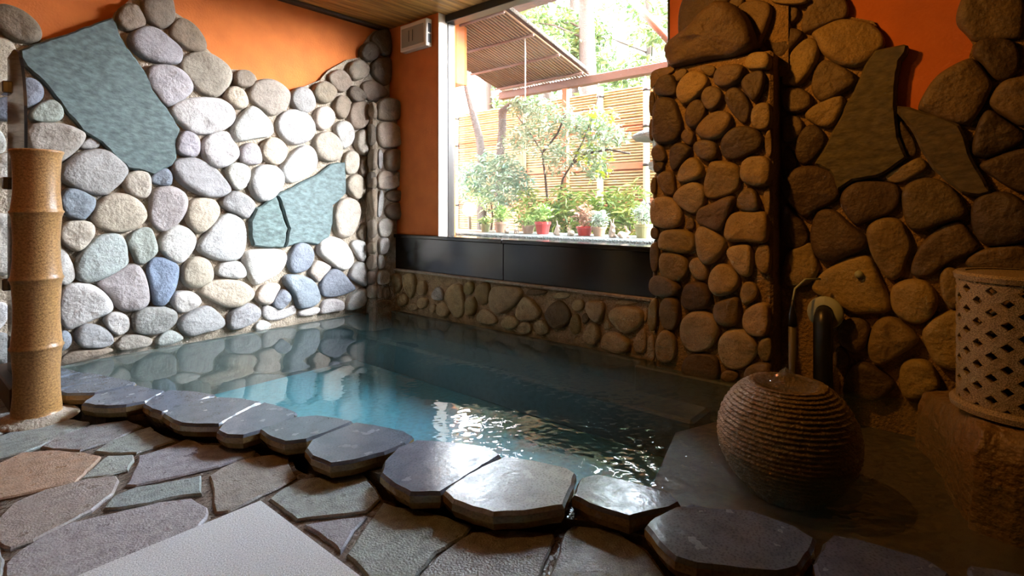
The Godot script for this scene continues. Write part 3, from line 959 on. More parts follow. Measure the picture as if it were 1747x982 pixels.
func kerb_line() -> PackedVector2Array:
	var line := PackedVector2Array([Vector2(.50, -4.56)])
	for row in KERB:
		var c := Vector3.ZERO
		var n: int = (row.size() - 1) / 2
		for k in range(1, row.size(), 2):
			c += on_y(row[k], row[k + 1], KERB_Y) / n
		if c.z > line[-1].y + .05:
			line.append(Vector2(c.x, c.z))
	line.append(Vector2(2.06, .5))
	line.append(Vector2(2.12, 1.7))
	return line
func shifted(line: PackedVector2Array, by: float) -> PackedVector2Array:
	var out := PackedVector2Array()
	for k in line.size():
		var t := (line[mini(k + 1, line.size() - 1)] - line[maxi(k - 1, 0)]).normalized()
		out.append(line[k] + Vector2(t.y, -t.x) * by)
	return out
func joined(a: PackedVector2Array, b: PackedVector2Array) -> PackedVector2Array:
	var out := a.duplicate()
	var r := b.duplicate()
	r.reverse()
	out.append_array(r)
	return out

var fountain_at: Vector3
func wave(x: float, z: float) -> float:
	var h := .0022 * sin(6.1 * x + 3.3 * z + 1.6 * sin(2.3 * z - 1.1 * x)) + .0016 * sin(-4.2 * x + 7.3 * z + 1.5 * sin(2.1 * x)) + .0005 * sin(11.7 * x - 8.4 * z + 1.5 * sin(3.0 * z))
	var r := Vector2(x - fountain_at.x, z - fountain_at.z).length()
	var wob := noise.get_noise_2d(x * 4.0, z * 4.0) * .05
	h += .0032 * exp(-r / .5) * sin(TAU * (r + wob) / .085) + .0045 * exp(-r / .6) * noise.get_noise_2d(x * 19.0, z * 19.0)
	return h

func pool_and_floor() -> void:
	var line := kerb_line()
	fountain_at = on_y(1342, 735, .06)
	# basin
	var basin := struct("floor_pool", "bottom of the pool in pale turquoise tile", box(Vector3(.2, -.75, -4.7), Vector3(3.6, -.46, 1.8)), M.pool_tile)
	var inner := shifted(line, -.06)
	var bench := shifted(line, -.46)
	if (inner[6] - Vector2(3, -3)).length() > (line[6] - Vector2(3, -3)).length():
		inner = shifted(line, .06)
		bench = shifted(line, .46)
	part("pool_lining", box(Vector3(.45, -.47, ZL - .02), Vector3(3.45, -.035, ZL + .05), .01), M.pool_lining, basin)
	part("pool_lining", box(Vector3(XB - .06, -.47, ZL), Vector3(XB + .02, -.035, -1.5), .01), M.pool_lining, basin)
	part("pool_lining", box(Vector3(XP - .06, -.47, -1.7), Vector3(XR, -.035, -.85), .01), M.pool_lining, basin)
	part("shade_block", box(Vector3(2.98, -.47, -4.5), Vector3(XB, -.20, -1.2), .02), M.pool_lining, basin)  # dark block added so the water along the back wall looks unlit
	part("pool_step", prism(joined(inner, bench), -.47, -.20), M.pool_step, basin)
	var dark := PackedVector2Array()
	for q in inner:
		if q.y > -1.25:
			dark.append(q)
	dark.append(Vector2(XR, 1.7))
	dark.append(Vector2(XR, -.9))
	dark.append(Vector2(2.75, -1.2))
	var dp := on_y(812, 716, -.19)
	part("water_inlet", lathe([Vector2(0, .012), Vector2(.012, .012), Vector2(.014, .004), Vector2(.03, .006), Vector2(.034, .0), Vector2(.034, -.03)], 20), M.verdigris, basin, dp)
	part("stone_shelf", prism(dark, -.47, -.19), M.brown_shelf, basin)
	# floor: bed, grout, paving
	var outer := shifted(line, .08 if (shifted(line, .1)[6] - Vector2(3, -3)).length() > (line[6] - Vector2(3, -3)).length() else -.08)
	var bed := PackedVector2Array([Vector2(-1.65, 1.75), Vector2(-1.65, -4.6)])
	bed.append_array(inner)
	var floor_node := struct("floor", "floor of irregular flagstones in brown grout", prism(bed, -.6, -.125), M.gutter)
	var edge_px := [-60, 780, 20, 735, 60, 715, 150, 712, 241, 725, 258, 738, 300, 748, 345, 752, 395, 757, 430, 765, 445, 777, 495, 776, 505, 800, 520, 808, 620, 806, 640, 830, 655, 858, 720, 875, 805, 895, 850, 900, 945, 906, 975, 890, 1015, 892, 1060, 905, 1105, 940, 1135, 982, 1150, 1060]
	var top := PackedVector2Array([Vector2(-1.65, 1.75), Vector2(-1.65, -4.6), Vector2(.3, -4.6)])
	for k in range(0, edge_px.size(), 2):
		var p := on_y(edge_px[k], edge_px[k + 1], -.062)
		if k == 0 or p.z > top[-1].y:
			top.append(Vector2(p.x, p.z))
	top.append(Vector2(1.35, 0.2))
	top.append(Vector2(1.5, 1.75))
	part("grout", prism(top, -.13, -.062), M.grout, floor_node)
	for row in PAVE:
		slab("flagstone", row, "y", FLOOR_Y, Vector3.UP, [[0.0, -.03], [0.0, -.006], [.006, 0.0]], M.paving, floor_node, Color(0, 0, 0, 0), 0, .008)
	# square white granite tile let into the floor
	var a := on_y(445, 853, FLOOR_Y)
	part("granite_tile", box(Vector3(a.x - 1.3, -.09, a.z), Vector3(a.x, FLOOR_Y + .002, a.z + 1.3), .003), M.white_granite, floor_node)
	# kerb
	var kerb := struct("trim_2", "kerb of flat dark stones along the edge of the pool", prism(joined(inner, outer), -.6, -.03), M.gutter)
	for row in KERB:
		slab("kerb_stone", row, "y", KERB_Y, Vector3.UP, [[.05, -.075], [.014, -.062], [0.0, -.035], [.001, -.012], [.010, 0.0]], M.kerb, kerb, Color(.32, .21, .09), 0, .006)
	# water
	var poly := PackedVector2Array()
	poly.append_array(line)
	poly.append(Vector2(XR, 1.7))
	poly.append(Vector2(XR, ZL))
	var st := st_new()
	var step := .017
	var nx := int((XR + .01 - .45) / step)
	var nz := int((1.2 - ZL) / step)
	var idx := {}
	var count := 0
	for i in nx + 1:
		for j in nz + 1:
			var x := .45 + i * step
			var z := ZL + j * step
			if not Geometry2D.is_point_in_polygon(Vector2(x, z), poly):
				continue
			var e := .004
			var h := wave(x, z)
			st.set_normal(Vector3(-(wave(x + e, z) - h) / e, 1, -(wave(x, z + e) - h) / e).normalized())
			st.add_vertex(Vector3(x, h, z))
			idx[i * 10000 + j] = count
			count += 1
	for i in nx:
		for j in nz:
			var q := [i * 10000 + j, (i + 1) * 10000 + j, (i + 1) * 10000 + j + 1, i * 10000 + j + 1]
			if idx.has(q[0]) and idx.has(q[1]) and idx.has(q[2]) and idx.has(q[3]):
				for n in [0, 1, 2, 0, 2, 3]:
					st.add_index(idx[q[n]])
	var w := MeshInstance3D.new()
	w.name = "pool_water"
	w.mesh = st.commit()
	w.material_override = M.water
	add_child(w)
	w.set_meta("label", "clear rippling water filling the stone pool")
	w.set_meta("category", "water")
	w.set_meta("kind", "stuff")

func window_side() -> void:
	var zj := -3.825
	var zr := on_x(1143, 30, 3.52).z
	# black granite facing and sill
	var facing := struct("trim_3", "polished black granite facing and sill below the window")
	var zm := on_x(858, 450, XB - .01).z
	var zp := on_x(1125, 450, XB - .01).z
	part("granite_slab", box(Vector3(XB - .005, .39, -4.44), Vector3(XB + .03, .70, zm - .002), .003), M.black_granite, facing)
	part("granite_slab", box(Vector3(XB - .005, .39, zm + .002), Vector3(XB + .03, .70, zp), .003), M.black_granite, facing)
	part("granite_sill", box(Vector3(XB - .03, .70, -4.44), Vector3(3.68, .735, zm - .001), .006), M.black_granite, facing)
	part("granite_sill", box(Vector3(XB - .03, .70, zm + .001), Vector3(3.68, .735, zp), .006), M.black_granite, facing)
	part("ledge", box(Vector3(XB - .04, .37, -4.43), Vector3(XB + .02, .39, zp), .004), M.mortar, facing)
	var win := struct("window_1", "large picture window in a thin black frame looking on the garden")
	var x0 := 3.545
	var x1 := 3.63
	part("jamb_board", box(Vector3(XB + .022, .735, zj - .004), Vector3(x0, CEIL, zj + .004), .001), M.white_paint, win)
	part("window_frame", box(Vector3(x0, .73, zj), Vector3(x1, CEIL, zj + .012), .002), M.dark_metal, win)
	part("window_frame", box(Vector3(x0 - .03, CEIL - .075, zj), Vector3(x1, CEIL, zr), .004), M.dark_metal, win)
	part("window_frame", box(Vector3(x0, .73, zr - .03), Vector3(x1, CEIL, zr + .01), .002), M.dark_metal, win)
	part("pane", box(Vector3(3.60, .735, zj + .01), Vector3(3.604, CEIL - .06, zr - .02)), M.window_glass, win)

func furnishings() -> void:
	# ceramic bamboo post
	var base := on_y(63, 713, FLOOR_Y)
	var post := thing("bamboo_post", "tan ceramic post shaped like a bamboo stem, standing before the smoked glass panel", "post", base)
	var prof := [Vector2(0, 0), Vector2(.13, 0), Vector2(.125, .012), Vector2(.10, .03)]
	var joints := [.03, .36, .70, 1.03, 1.33]
	for k in 4:
		var y0: float = joints[k]
		var y1: float = joints[k + 1]
		prof.append_array([Vector2(.099, y0 + .02), Vector2(.092, lerpf(y0, y1, .3)), Vector2(.091, lerpf(y0, y1, .6)), Vector2(.097, y1 - .03), Vector2(.103, y1 - .010), Vector2(.107, y1 - .004)])
		if k < 3:
			prof.append_array([Vector2(.107, y1 + .002), Vector2(.102, y1 + .008)])
	prof.append_array([Vector2(.105, 1.335), Vector2(.093, 1.337), Vector2(.086, 1.30), Vector2(0, 1.29)])
	part("stem", lathe(prof, 40), M.ceramic_bamboo, post)
	part("mortar_foot", lathe([Vector2(.17, .0), Vector2(.16, .012), Vector2(.12, .02), Vector2(.10, .03)], 24), M.mortar, post)
	# smoked glass panel
	var pz0 := on_x(15, 300, .5).z
	var pz1 := on_x(46, 300, .5).z - .03
	var top := 1.0 + (HORIZON - 87) / FOCAL * 3.0
	var panel := thing("glass_panel", "smoked glass screen with a rounded top corner clamped to the stone wall", "screen", Vector3(.5, .07, pz0))
	var st := st_new()
	st.set_smooth_group(-1)
	var out := PackedVector2Array([Vector2(0, 0), Vector2(pz1 - pz0, 0), Vector2(pz1 - pz0, top - .5)])
	var ww := pz1 - pz0
	for k in 8:
		var a := PI / 2 * (k + 1) / 8.0
		out.append(Vector2(ww * .35 + ww * .65 * cos(a), top - .5 + .43 * sin(a)))
	out.append(Vector2(0, top - .08))
	var ids := Geometry2D.triangulate_polygon(out)
	for s in [-.006, .006]:
		for k in range(0, ids.size(), 3):
			var p := []
			for i in 3:
				p.append(Vector3(s, out[ids[k + i]].y, out[ids[k + i]].x))
			tri(st, p[0], p[1], p[2], Vector3(s, 0, 0))
	part("pane", done(st), M.smoked_glass, panel)
	var es := st_new()
	es.set_smooth_group(-1)
	for k in out.size() - 1:
		var a := out[k]
		var b := out[k + 1]
		var n := Vector3(0, -(b - a).x, (b - a).y)
		quad(es, Vector3(-.0065, a.y, a.x), Vector3(.0065, a.y, a.x), Vector3(.0065, b.y, b.x), Vector3(-.0065, b.y, b.x), n)
	part("polished_edge", done(es), M.black_pipe, panel)
	for y in [1.62, 1.07, .49]:
		var clamp_part := part("clamp", box(Vector3(-.03, y - .035, -.10), Vector3(.03, y + .035, .012), .006), M.chrome, panel)
		part("screw", lathe([Vector2(0, .005), Vector2(.007, .004), Vector2(.008, 0)], 10), M.dark_metal, clamp_part, Vector3(.031, y, -.03), Vector3(0, 0, -PI / 2))
	var sill := thing("threshold_block", "dark wooden block under the smoked glass screen", "block", Vector3(.5, -.06, (pz0 + pz1) / 2))
	part("block", box(Vector3(-.05, 0, (pz0 - pz1) / 2 - .2), Vector3(.05, .13, (pz1 - pz0) / 2 - .09), .008), M.dark_wood, sill)
	# white wall unit with a grille
	var c0 := on_x(690, 92, XB)
	var c1 := on_x(735, 32, XB)
	var unit := thing("wall_heater", "small white wall unit with a grey grille on the orange wall", "heater", Vector3(XB + .02, c0.y, c0.z))
	var d := c1 - c0
	part("housing", box(Vector3(-.075, 0, 0), Vector3(0, d.y, d.z), .008), M.white_plastic, unit)
	var grille := part("grille", box(Vector3(-.081, d.y * .14, d.z * .07), Vector3(-.072, d.y * .84, d.z * .90), .003), M.grey_grille, unit)
	for k in 2:
		part("grille_bar", box(Vector3(-.084, d.y * .3, d.z * (.36 + .14 * k)), Vector3(-.080, d.y * .72, d.z * (.36 + .14 * k) + .005), .001), M.dark_metal, grille)
	for k in 2:
		part("side_slot", box(Vector3(-.055, d.y * (.50 if k else .12), d.z - .004), Vector3(-.02, d.y * (.82 if k else .44), d.z + .003)), M.dark_metal, unit)
	# fountain ball
	var f := thing("fountain_bowl", "round ribbed stone fountain bubbling over in the pool", "fountain", Vector3(fountain_at.x, -.20, fountain_at.z))
	var fp := [Vector2(0, 0), Vector2(.15, 0)]
	var n := 110
	for k in n:
		var t := float(k) / (n - 1)
		var a := lerpf(-1.0, 1.02, t)
		var r := .27 * cos(a * .98) + .004 * (1.0 if int(k / 2) % 2 == 0 else -1.0)
		fp.append(Vector2(r, .245 + .245 * sin(a) * 1.05))
	fp.append_array([Vector2(.125, .462), Vector2(.115, .455), Vector2(.105, .41), Vector2(0, .40)])
	var bs := st_new()
	bs.set_smooth_group(0)
	var turns := 96
	var skin := func(k: int, i: int) -> Vector3:
		var q: Vector2 = fp[k]
		var an := TAU * (i % turns) / turns
		var rr := q.x + (noise.get_noise_3d(cos(an) * 5.0, q.y * 30.0, sin(an) * 5.0) * .006 + noise.get_noise_3d(cos(an) * 14.0, q.y * 40.0, sin(an) * 14.0) * .005) * clampf(q.x / .1, 0, 1)
		return Vector3(cos(an) * rr, q.y, sin(an) * rr)
	for k in fp.size() - 1:
		for i in turns:
			var a: Vector3 = skin.call(k, i)
			var b: Vector3 = skin.call(k, i + 1)
			var c: Vector3 = skin.call(k + 1, i + 1)
			var e: Vector3 = skin.call(k + 1, i)
			var mid := Vector3(a.x + b.x, 0, a.z + b.z)
			var dd: Vector2 = fp[k + 1] - fp[k]
			quad(bs, a, b, c, e, mid.normalized() * dd.y + Vector3(0, -dd.x, 0))
	part("ribbed_body", done(bs), M.fountain_stone, f)
	var ws := st_new()
	ws.set_smooth_group(0)
	var rows := 14
	for i in rows:
		for j in 40:
			var q := []
			for e in [[0, 0], [1, 0], [1, 1], [0, 1]]:
				var rr: float = .128 * (i + e[0]) / rows
				var aa: float = TAU * (j + e[1]) / 40.0
				var p := Vector3(cos(aa) * rr, 0, sin(aa) * rr)
				p.y = .468 + .055 * exp(-rr * rr / .0016) + (noise.get_noise_3dv(p * 60.0 + Vector3(3, 1, 2)) * .022) * clampf((.128 - rr) / .03, 0, 1)
				q.append(p)
			quad(ws, q[0], q[1], q[2], q[3], Vector3.UP)
	part("bubbling_water", done(ws), M.bubbling_water, f)
	# pipes rising behind the fountain
	var p1 := on_x(1352, 640, 3.25)
	var pipe := thing("thin_pipe", "thin olive pipe with a black nozzle standing against the dark wall", "pipe", Vector3(p1.x, -.2, p1.z))
	var ty := on_x(1352, 555, 3.25).y + .2
	part("stem", tube([Vector3(0, 0, 0), Vector3(0, ty, 0)], [.02], 12), M.olive_pipe, pipe)
	part("nozzle", lathe([Vector2(0, .14), Vector2(.006, .14), Vector2(.012, .10), Vector2(.022, .05), Vector2(.024, 0), Vector2(0, 0)], 12), M.black_pipe, pipe, Vector3(0, ty, 0))
	part("wire", tube([Vector3(0, ty + .13, 0), Vector3(.01, ty + .2, .01), Vector3(.06, ty + .25, .05), Vector3(.13, ty + .25, .11)], [.006], 6), M.verdigris, pipe)
	var p2 := on_x(1404, 650, 3.32)
	var bend := thing("black_pipe", "thick black pipe coming out of a pale collar in the dark wall", "pipe", Vector3(p2.x, -.2, p2.z))
	var by := on_x(1404, 542, 3.32).y + .2
	part("stem", tube([Vector3(0, 0, 0), Vector3(0, by - .03, 0), Vector3(.012, by, 0), Vector3(.05, by + .02, 0), Vector3(.15, by + .02, 0)], [.047], 16), M.black_pipe, bend)
	part("collar", lathe([Vector2(.045, -.02), Vector2(.085, -.02), Vector2(.09, 0), Vector2(.085, .02), Vector2(.045, .025)], 24), M.verdigris, bend, Vector3(.06, by + .02, 0), Vector3(0, 0, PI / 2))
	# rock ledge and the lattice stool
	rock_ledge()
	lattice_stool()

func rock_ledge() -> void:
	var ledge := thing("rock_ledge", "low yellowish rock ledge rising from the pool under the lattice stool", "rock", Vector3(3.0, -.3, .35))
	var line := []
	for q in [[1565, 695], [1600, 735], [1628, 780], [1660, 815], [1747, 845], [1900, 880]]:
		var p := on_y(q[0], q[1], .0)
		line.append(Vector3(p.x, 0, p.z) - Vector3(3.0, 0, .35))
	var st := st_new()
	st.set_smooth_group(0)
	var levels := [[-.0, 0.0], [.0, .28], [.012, .37], [.03, .44], [.07, .488], [.16, .498], [.3, .498]]
	var rings := []
	for l in levels:
		var ring := []
		for k in range(0, (line.size() - 1) * 8 + 1):
			var i := mini(k / 8, line.size() - 2)
			var p: Vector3 = line[i].lerp(line[i + 1], (k - i * 8) / 8.0)
			var lowly := lerpf(.45, 1.0, clampf(k / 20.0, 0, 1))
			var q: Vector3 = p + Vector3(.85, 0, .25) * l[0] + Vector3(0, l[1] if l[1] < .29 else .28 + (l[1] - .28) * lowly, 0)
			q.x = minf(q.x, .40)
			q += Vector3(noise.get_noise_3dv(q * 7.0), noise.get_noise_3dv(q * 7.0 + Vector3(9, 0, 0)) * .6, noise.get_noise_3dv(q * 7.0 + Vector3(0, 9, 0))) * .035 * (0.25 if l[1] > .48 else 1.0)
			q.x = minf(q.x, .41)
			ring.append(q)
		rings.append(ring)
	var last := []
	for q in rings[-1]:
		last.append(Vector3(.425, q.y, q.z + .1))
	rings.append(last)
	for k in rings.size() - 1:
		for i in rings[0].size() - 1:
			quad(st, rings[k][i], rings[k][i + 1], rings[k + 1][i + 1], rings[k + 1][i], Vector3(-1, .8, -.3))
	part("rock", done(st), M.ledge_rock, ledge)

func lattice_stool() -> void:
	var r := .20
	var at := fwd * 2.117 + rgt * 1.99
	at.y = .205
	var s := thing("lattice_stool", "pale weathered drum stool pierced with diamond holes on the rock ledge", "stool", at)
	var h := .54
	var cols := 13
	var rows := 6
	var st := st_new()
	st.set_smooth_group(-1)
	var wrap := func(u: float, y: float, rad: float) -> Vector3: return Vector3(cos(u) * rad, y, sin(u) * rad)
	var du := TAU / cols
	var dy := (h - .05) / rows
	for c in cols:
		for k in range(0, rows * 2 + 1):
			var u := du * (c + (.5 if k % 2 else 0.0))
			var y := .03 + dy * k / 2.0
			var corner := [[-.5, 0.0], [0.0, .5], [.5, 0.0], [0.0, -.5]]
			for e in 4:
				var a: Array = corner[e]
				var b: Array = corner[(e + 1) % 4]
				var q := []
				for m in [[a, 1.0], [b, 1.0], [b, .43], [a, .43]]:
					q.append([u + m[0][0] * du * m[1], clampf(y + m[0][1] * dy * m[1], .02, h - .02)])
				var mid: Vector3 = wrap.call(u, 0.0, 1.0)
				quad(st, wrap.call(q[0][0], q[0][1], r), wrap.call(q[1][0], q[1][1], r), wrap.call(q[2][0], q[2][1], r), wrap.call(q[3][0], q[3][1], r), mid)
				quad(st, wrap.call(q[0][0], q[0][1], r - .022), wrap.call(q[1][0], q[1][1], r - .022), wrap.call(q[2][0], q[2][1], r - .022), wrap.call(q[3][0], q[3][1], r - .022), -mid)
				quad(st, wrap.call(q[2][0], q[2][1], r), wrap.call(q[3][0], q[3][1], r), wrap.call(q[3][0], q[3][1], r - .022), wrap.call(q[2][0], q[2][1], r - .022), wrap.call(u, 0.0, 1.0) * 0.0 + (wrap.call(u, y, r) - (wrap.call(q[2][0], q[2][1], r) + wrap.call(q[3][0], q[3][1], r)) / 2))
	part("lattice_wall", done(st), M.lattice, s)
	part("rim", lathe([Vector2(r - .03, h - .03), Vector2(r + .006, h - .03), Vector2(r + .01, h - .01), Vector2(r, h), Vector2(r - .03, h)], 48, -1), M.lattice, s)
	part("foot_ring", lathe([Vector2(r - .03, 0), Vector2(r + .02, 0), Vector2(r + .022, .02), Vector2(r + .008, .035), Vector2(r - .03, .035)], 48, -1), M.lattice, s)
	part("seat", lathe([Vector2(0, h - .004), Vector2(r - .02, h - .004)], 48, -1), M.lattice, s)

# ------------------------------------------------------------------ garden
func leaf_mesh(l: float, w: float) -> ArrayMesh:
	var st := st_new()
	st.set_smooth_group(-1)
	var a := Vector3.ZERO
	var b := Vector3(w / 2, .1 * l, l * .45)
	var c := Vector3(0, -.05 * l, l)
	var d := Vector3(-w / 2, .1 * l, l * .45)
	tri(st, a, b, c, Vector3.UP)
	tri(st, a, c, d, Vector3.UP)
	return done(st)
func foliage(called: String, parent: Node3D, blobs: Array, count: int, l: float, w: float, dark: Color, light: Color, droop := .3) -> void:
	# leaves spread through ellipsoids [centre, radii], in the parent's axes
	var mm := MultiMesh.new()
	mm.transform_format = MultiMesh.TRANSFORM_3D
	mm.use_colors = true
	mm.mesh = leaf_mesh(l, w)
	mm.instance_count = count
	for k in count:
		var b: Array = blobs[rng.randi() % blobs.size()]
		var dir := Vector3(rng.randfn(), rng.randfn(), rng.randfn()).normalized() * pow(rng.randf(), .45)
		var p: Vector3 = b[0] + dir * b[1]
		var aim := Vector3(rng.randfn(), rng.randfn() * .5 - droop, rng.randfn()).normalized()
		var bas := Basis.looking_at(-aim, Vector3(.02, 1, .03)).rotated(aim, rng.randf_range(-.9, .9))
		bas = bas.scaled(Vector3.ONE * rng.randf_range(.65, 1.25))
		mm.set_instance_transform(k, Transform3D(bas, p))
		mm.set_instance_color(k, dark.lerp(light, rng.randf()))
	var o := MultiMeshInstance3D.new()
	o.name = called
	o.multimesh = mm
	o.material_override = M.leaf
	o.set_meta("kind", "stuff")
	parent.add_child(o, true)

func garden() -> void:
	# ground and the ledge the pots stand on
	struct("floor_garden", "dark garden soil between window and bamboo fence", box(Vector3(3.70, .2, -14), Vector3(24, .62, 14)), M.soil)
	struct("trim_4", "rough stone shelf outside the window carrying the pots", box(Vector3(3.69, .5, -6), Vector3(4.35, .755, -.8), .01), M.grey_rock)
	# solid orange block standing in for a reflection in the window pane
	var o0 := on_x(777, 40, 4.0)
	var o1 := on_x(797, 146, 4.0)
	struct("wall_reflection", "orange block standing in for a reflection in the window pane", box(Vector3(3.7, o1.y, o0.z - .06), Vector3(4.0, CEIL + .3, o1.z), .006), M.plaster)
	# unseen high wall, added to keep part of the sky off the garden
	struct("wall_shade_upper", "added unseen plaster wall above the bath window that shades the garden", box(Vector3(3.3, CEIL + .14, -9), Vector3(3.72, 8.0, 6)), M.plaster)
	struct("trim_shade_5", "added unseen wooden overhang above the bath window that shades the garden", box(Vector3(3.72, 3.22, -8), Vector3(4.75, 3.30, 4)), M.dark_wood)  # overhang out of view, added to shade fence and plants from above
	struct("wall_shade_side", "added unseen plaster wall beyond the crooked tree that shades the left of the fence", box(Vector3(3.72, .5, -7.0), Vector3(6.1, 6.0, -6.75)), M.plaster)  # hidden wall, added to block sky light from the fence's left end
	# fence
	var fx := 6.0
	var fence := thing("bamboo_fence", "fence of horizontal split bamboo canes tied to upright poles", "fence", Vector3(fx, .6, -3.5))
	var st := st_new()
	var y := .02
	var band := 0
	var rails := st_new()
	while y < 1.86:
		var reddish := (y > .38 and y < .50) or (y > 1.32 and y < 1.42)
		if not ((y > .87 and y < .95)):
			add_tube(st if not reddish else rails, [Vector3(rng.randf_range(-.004, .004), y, -5.0), Vector3(0, y + rng.randf_range(-.004, .004), 0), Vector3(0, y, 5.0)], [.016], 6)
		y += .034
		band += 1
	var slats := part("bamboo_slats", done(st), M.bamboo, fence)
	slats.set_meta("kind", "stuff")
	var red := part("red_brown_slats", done(rails), M.rust_wood, fence)
	red.set_meta("kind", "stuff")
	part("backing_board", box(Vector3(.02, 0, -5), Vector3(.035, 1.84, 5)), M.rust_wood, fence)
	part("rail", box(Vector3(-.02, .87, -5), Vector3(.02, .95, 5), .004), M.rust_wood, fence)
	for px in [778, 893, 1024, 1103, 1230]:
		var p := on_x(px, 300, fx - .05)
		var z := p.z + 3.5
		var pole := part("pole", tube([Vector3(-.05, -.02, z), Vector3(-.05, .6, z), Vector3(-.052, 1.2, z), Vector3(-.05, 1.92, z)], [.04, .041, .039, .04], 10), M.bamboo_post, fence)
		for ty in [.44, .91, 1.37, 1.80]:
			part("tie", lathe([Vector2(.043, -.018), Vector2(.05, -.008), Vector2(.05, .008), Vector2(.043, .018)], 10), M.black_pipe, pole, Vector3(-.05, ty, z))
	# lean-to canopy over the garden
	var b0 := on_x(1005, 129, 5.4)
	var roof := thing("reed_canopy", "sloping lean-to canopy lined with dark thin battens under a bright fascia", "canopy", Vector3(5.4, b0.y, b0.z))
	var zl := on_x(859, 160, 5.4).z - b0.z - .02
	var up := Vector3(-1.75, .418, 0)
	var rs := st_new()
	var nb := 32
	for k in nb:
		var zz := lerpf(zl, 0.0, (k + .5) / nb)
		add_tube(rs, [Vector3(0, 0, zz), up + Vector3(0, 0, zz)], [.012], 5)
	var bat := part("battens", done(rs), M.reed, roof)
	bat.set_meta("kind", "stuff")
	var deck := st_new()
	deck.set_smooth_group(-1)
	var lift := Vector3(.008, .018, 0)
	quad(deck, lift + Vector3(0, 0, zl), lift, lift + up, lift + up + Vector3(0, 0, zl), Vector3.DOWN)
	var lift2 := Vector3(.012, .05, 0)
	quad(deck, lift2 + Vector3(0, 0, zl), lift2, lift2 + up, lift2 + up + Vector3(0, 0, zl), Vector3.UP)
	part("deck", done(deck), M.brown_beam, roof)
	for k in 4:
		var t := .08 + k * .26
		part("purlin", tube([up * t + Vector3(0, -.03, zl), up * t + Vector3(0, -.03, 0)], [.014], 8), M.brown_beam, roof)
	var fs := st_new()
	add_tube(fs, [lift + Vector3(0, .02, .02), up + lift + Vector3(0, .02, .02)], [.022], 4)
	part("fascia", done(fs), M.pale_bark, roof)
	var beam := thing("canopy_beam", "long purple brown beam carrying the outer edge of the canopy", "beam", Vector3(5.42, b0.y - .10, -3.4))
	part("beam", box(Vector3(-.05, 0, zl - .05 + b0.z + 3.4), Vector3(.05, .095, 2.6), .006), M.brown_beam, beam)
	for px in [891, 965, 1240]:
		var z := on_x(px, 200, 5.42).z + 3.4
		part("post", box(Vector3(-.035, -(b0.y - .10 - .62), z - .035), Vector3(.035, 0, z + .035), .004), M.rust_wood, beam)
	var br := thing("slanting_brace", "slanting brown timber crossing the sky beside the pillar", "timber", on_x(1070, -10, 5.9))
	var be := on_x(1160, 90, 5.9) - br.position
	part("timber", tube([Vector3.ZERO, be], [.045], 4), M.brown_beam, br)
	# thin pale chain hanging from the canopy
	var ch := on_x(896, 172, 4.4)
	var chain := thing("rain_chain", "thin pale rain chain hanging from the canopy edge", "chain", ch)
	part("chain", tube([Vector3.ZERO, Vector3(0, on_x(895, 38, 4.4).y - ch.y, 0)], [.006], 6), M.white_plastic, chain)
	garden_plants()
	pots()
	far_trees()

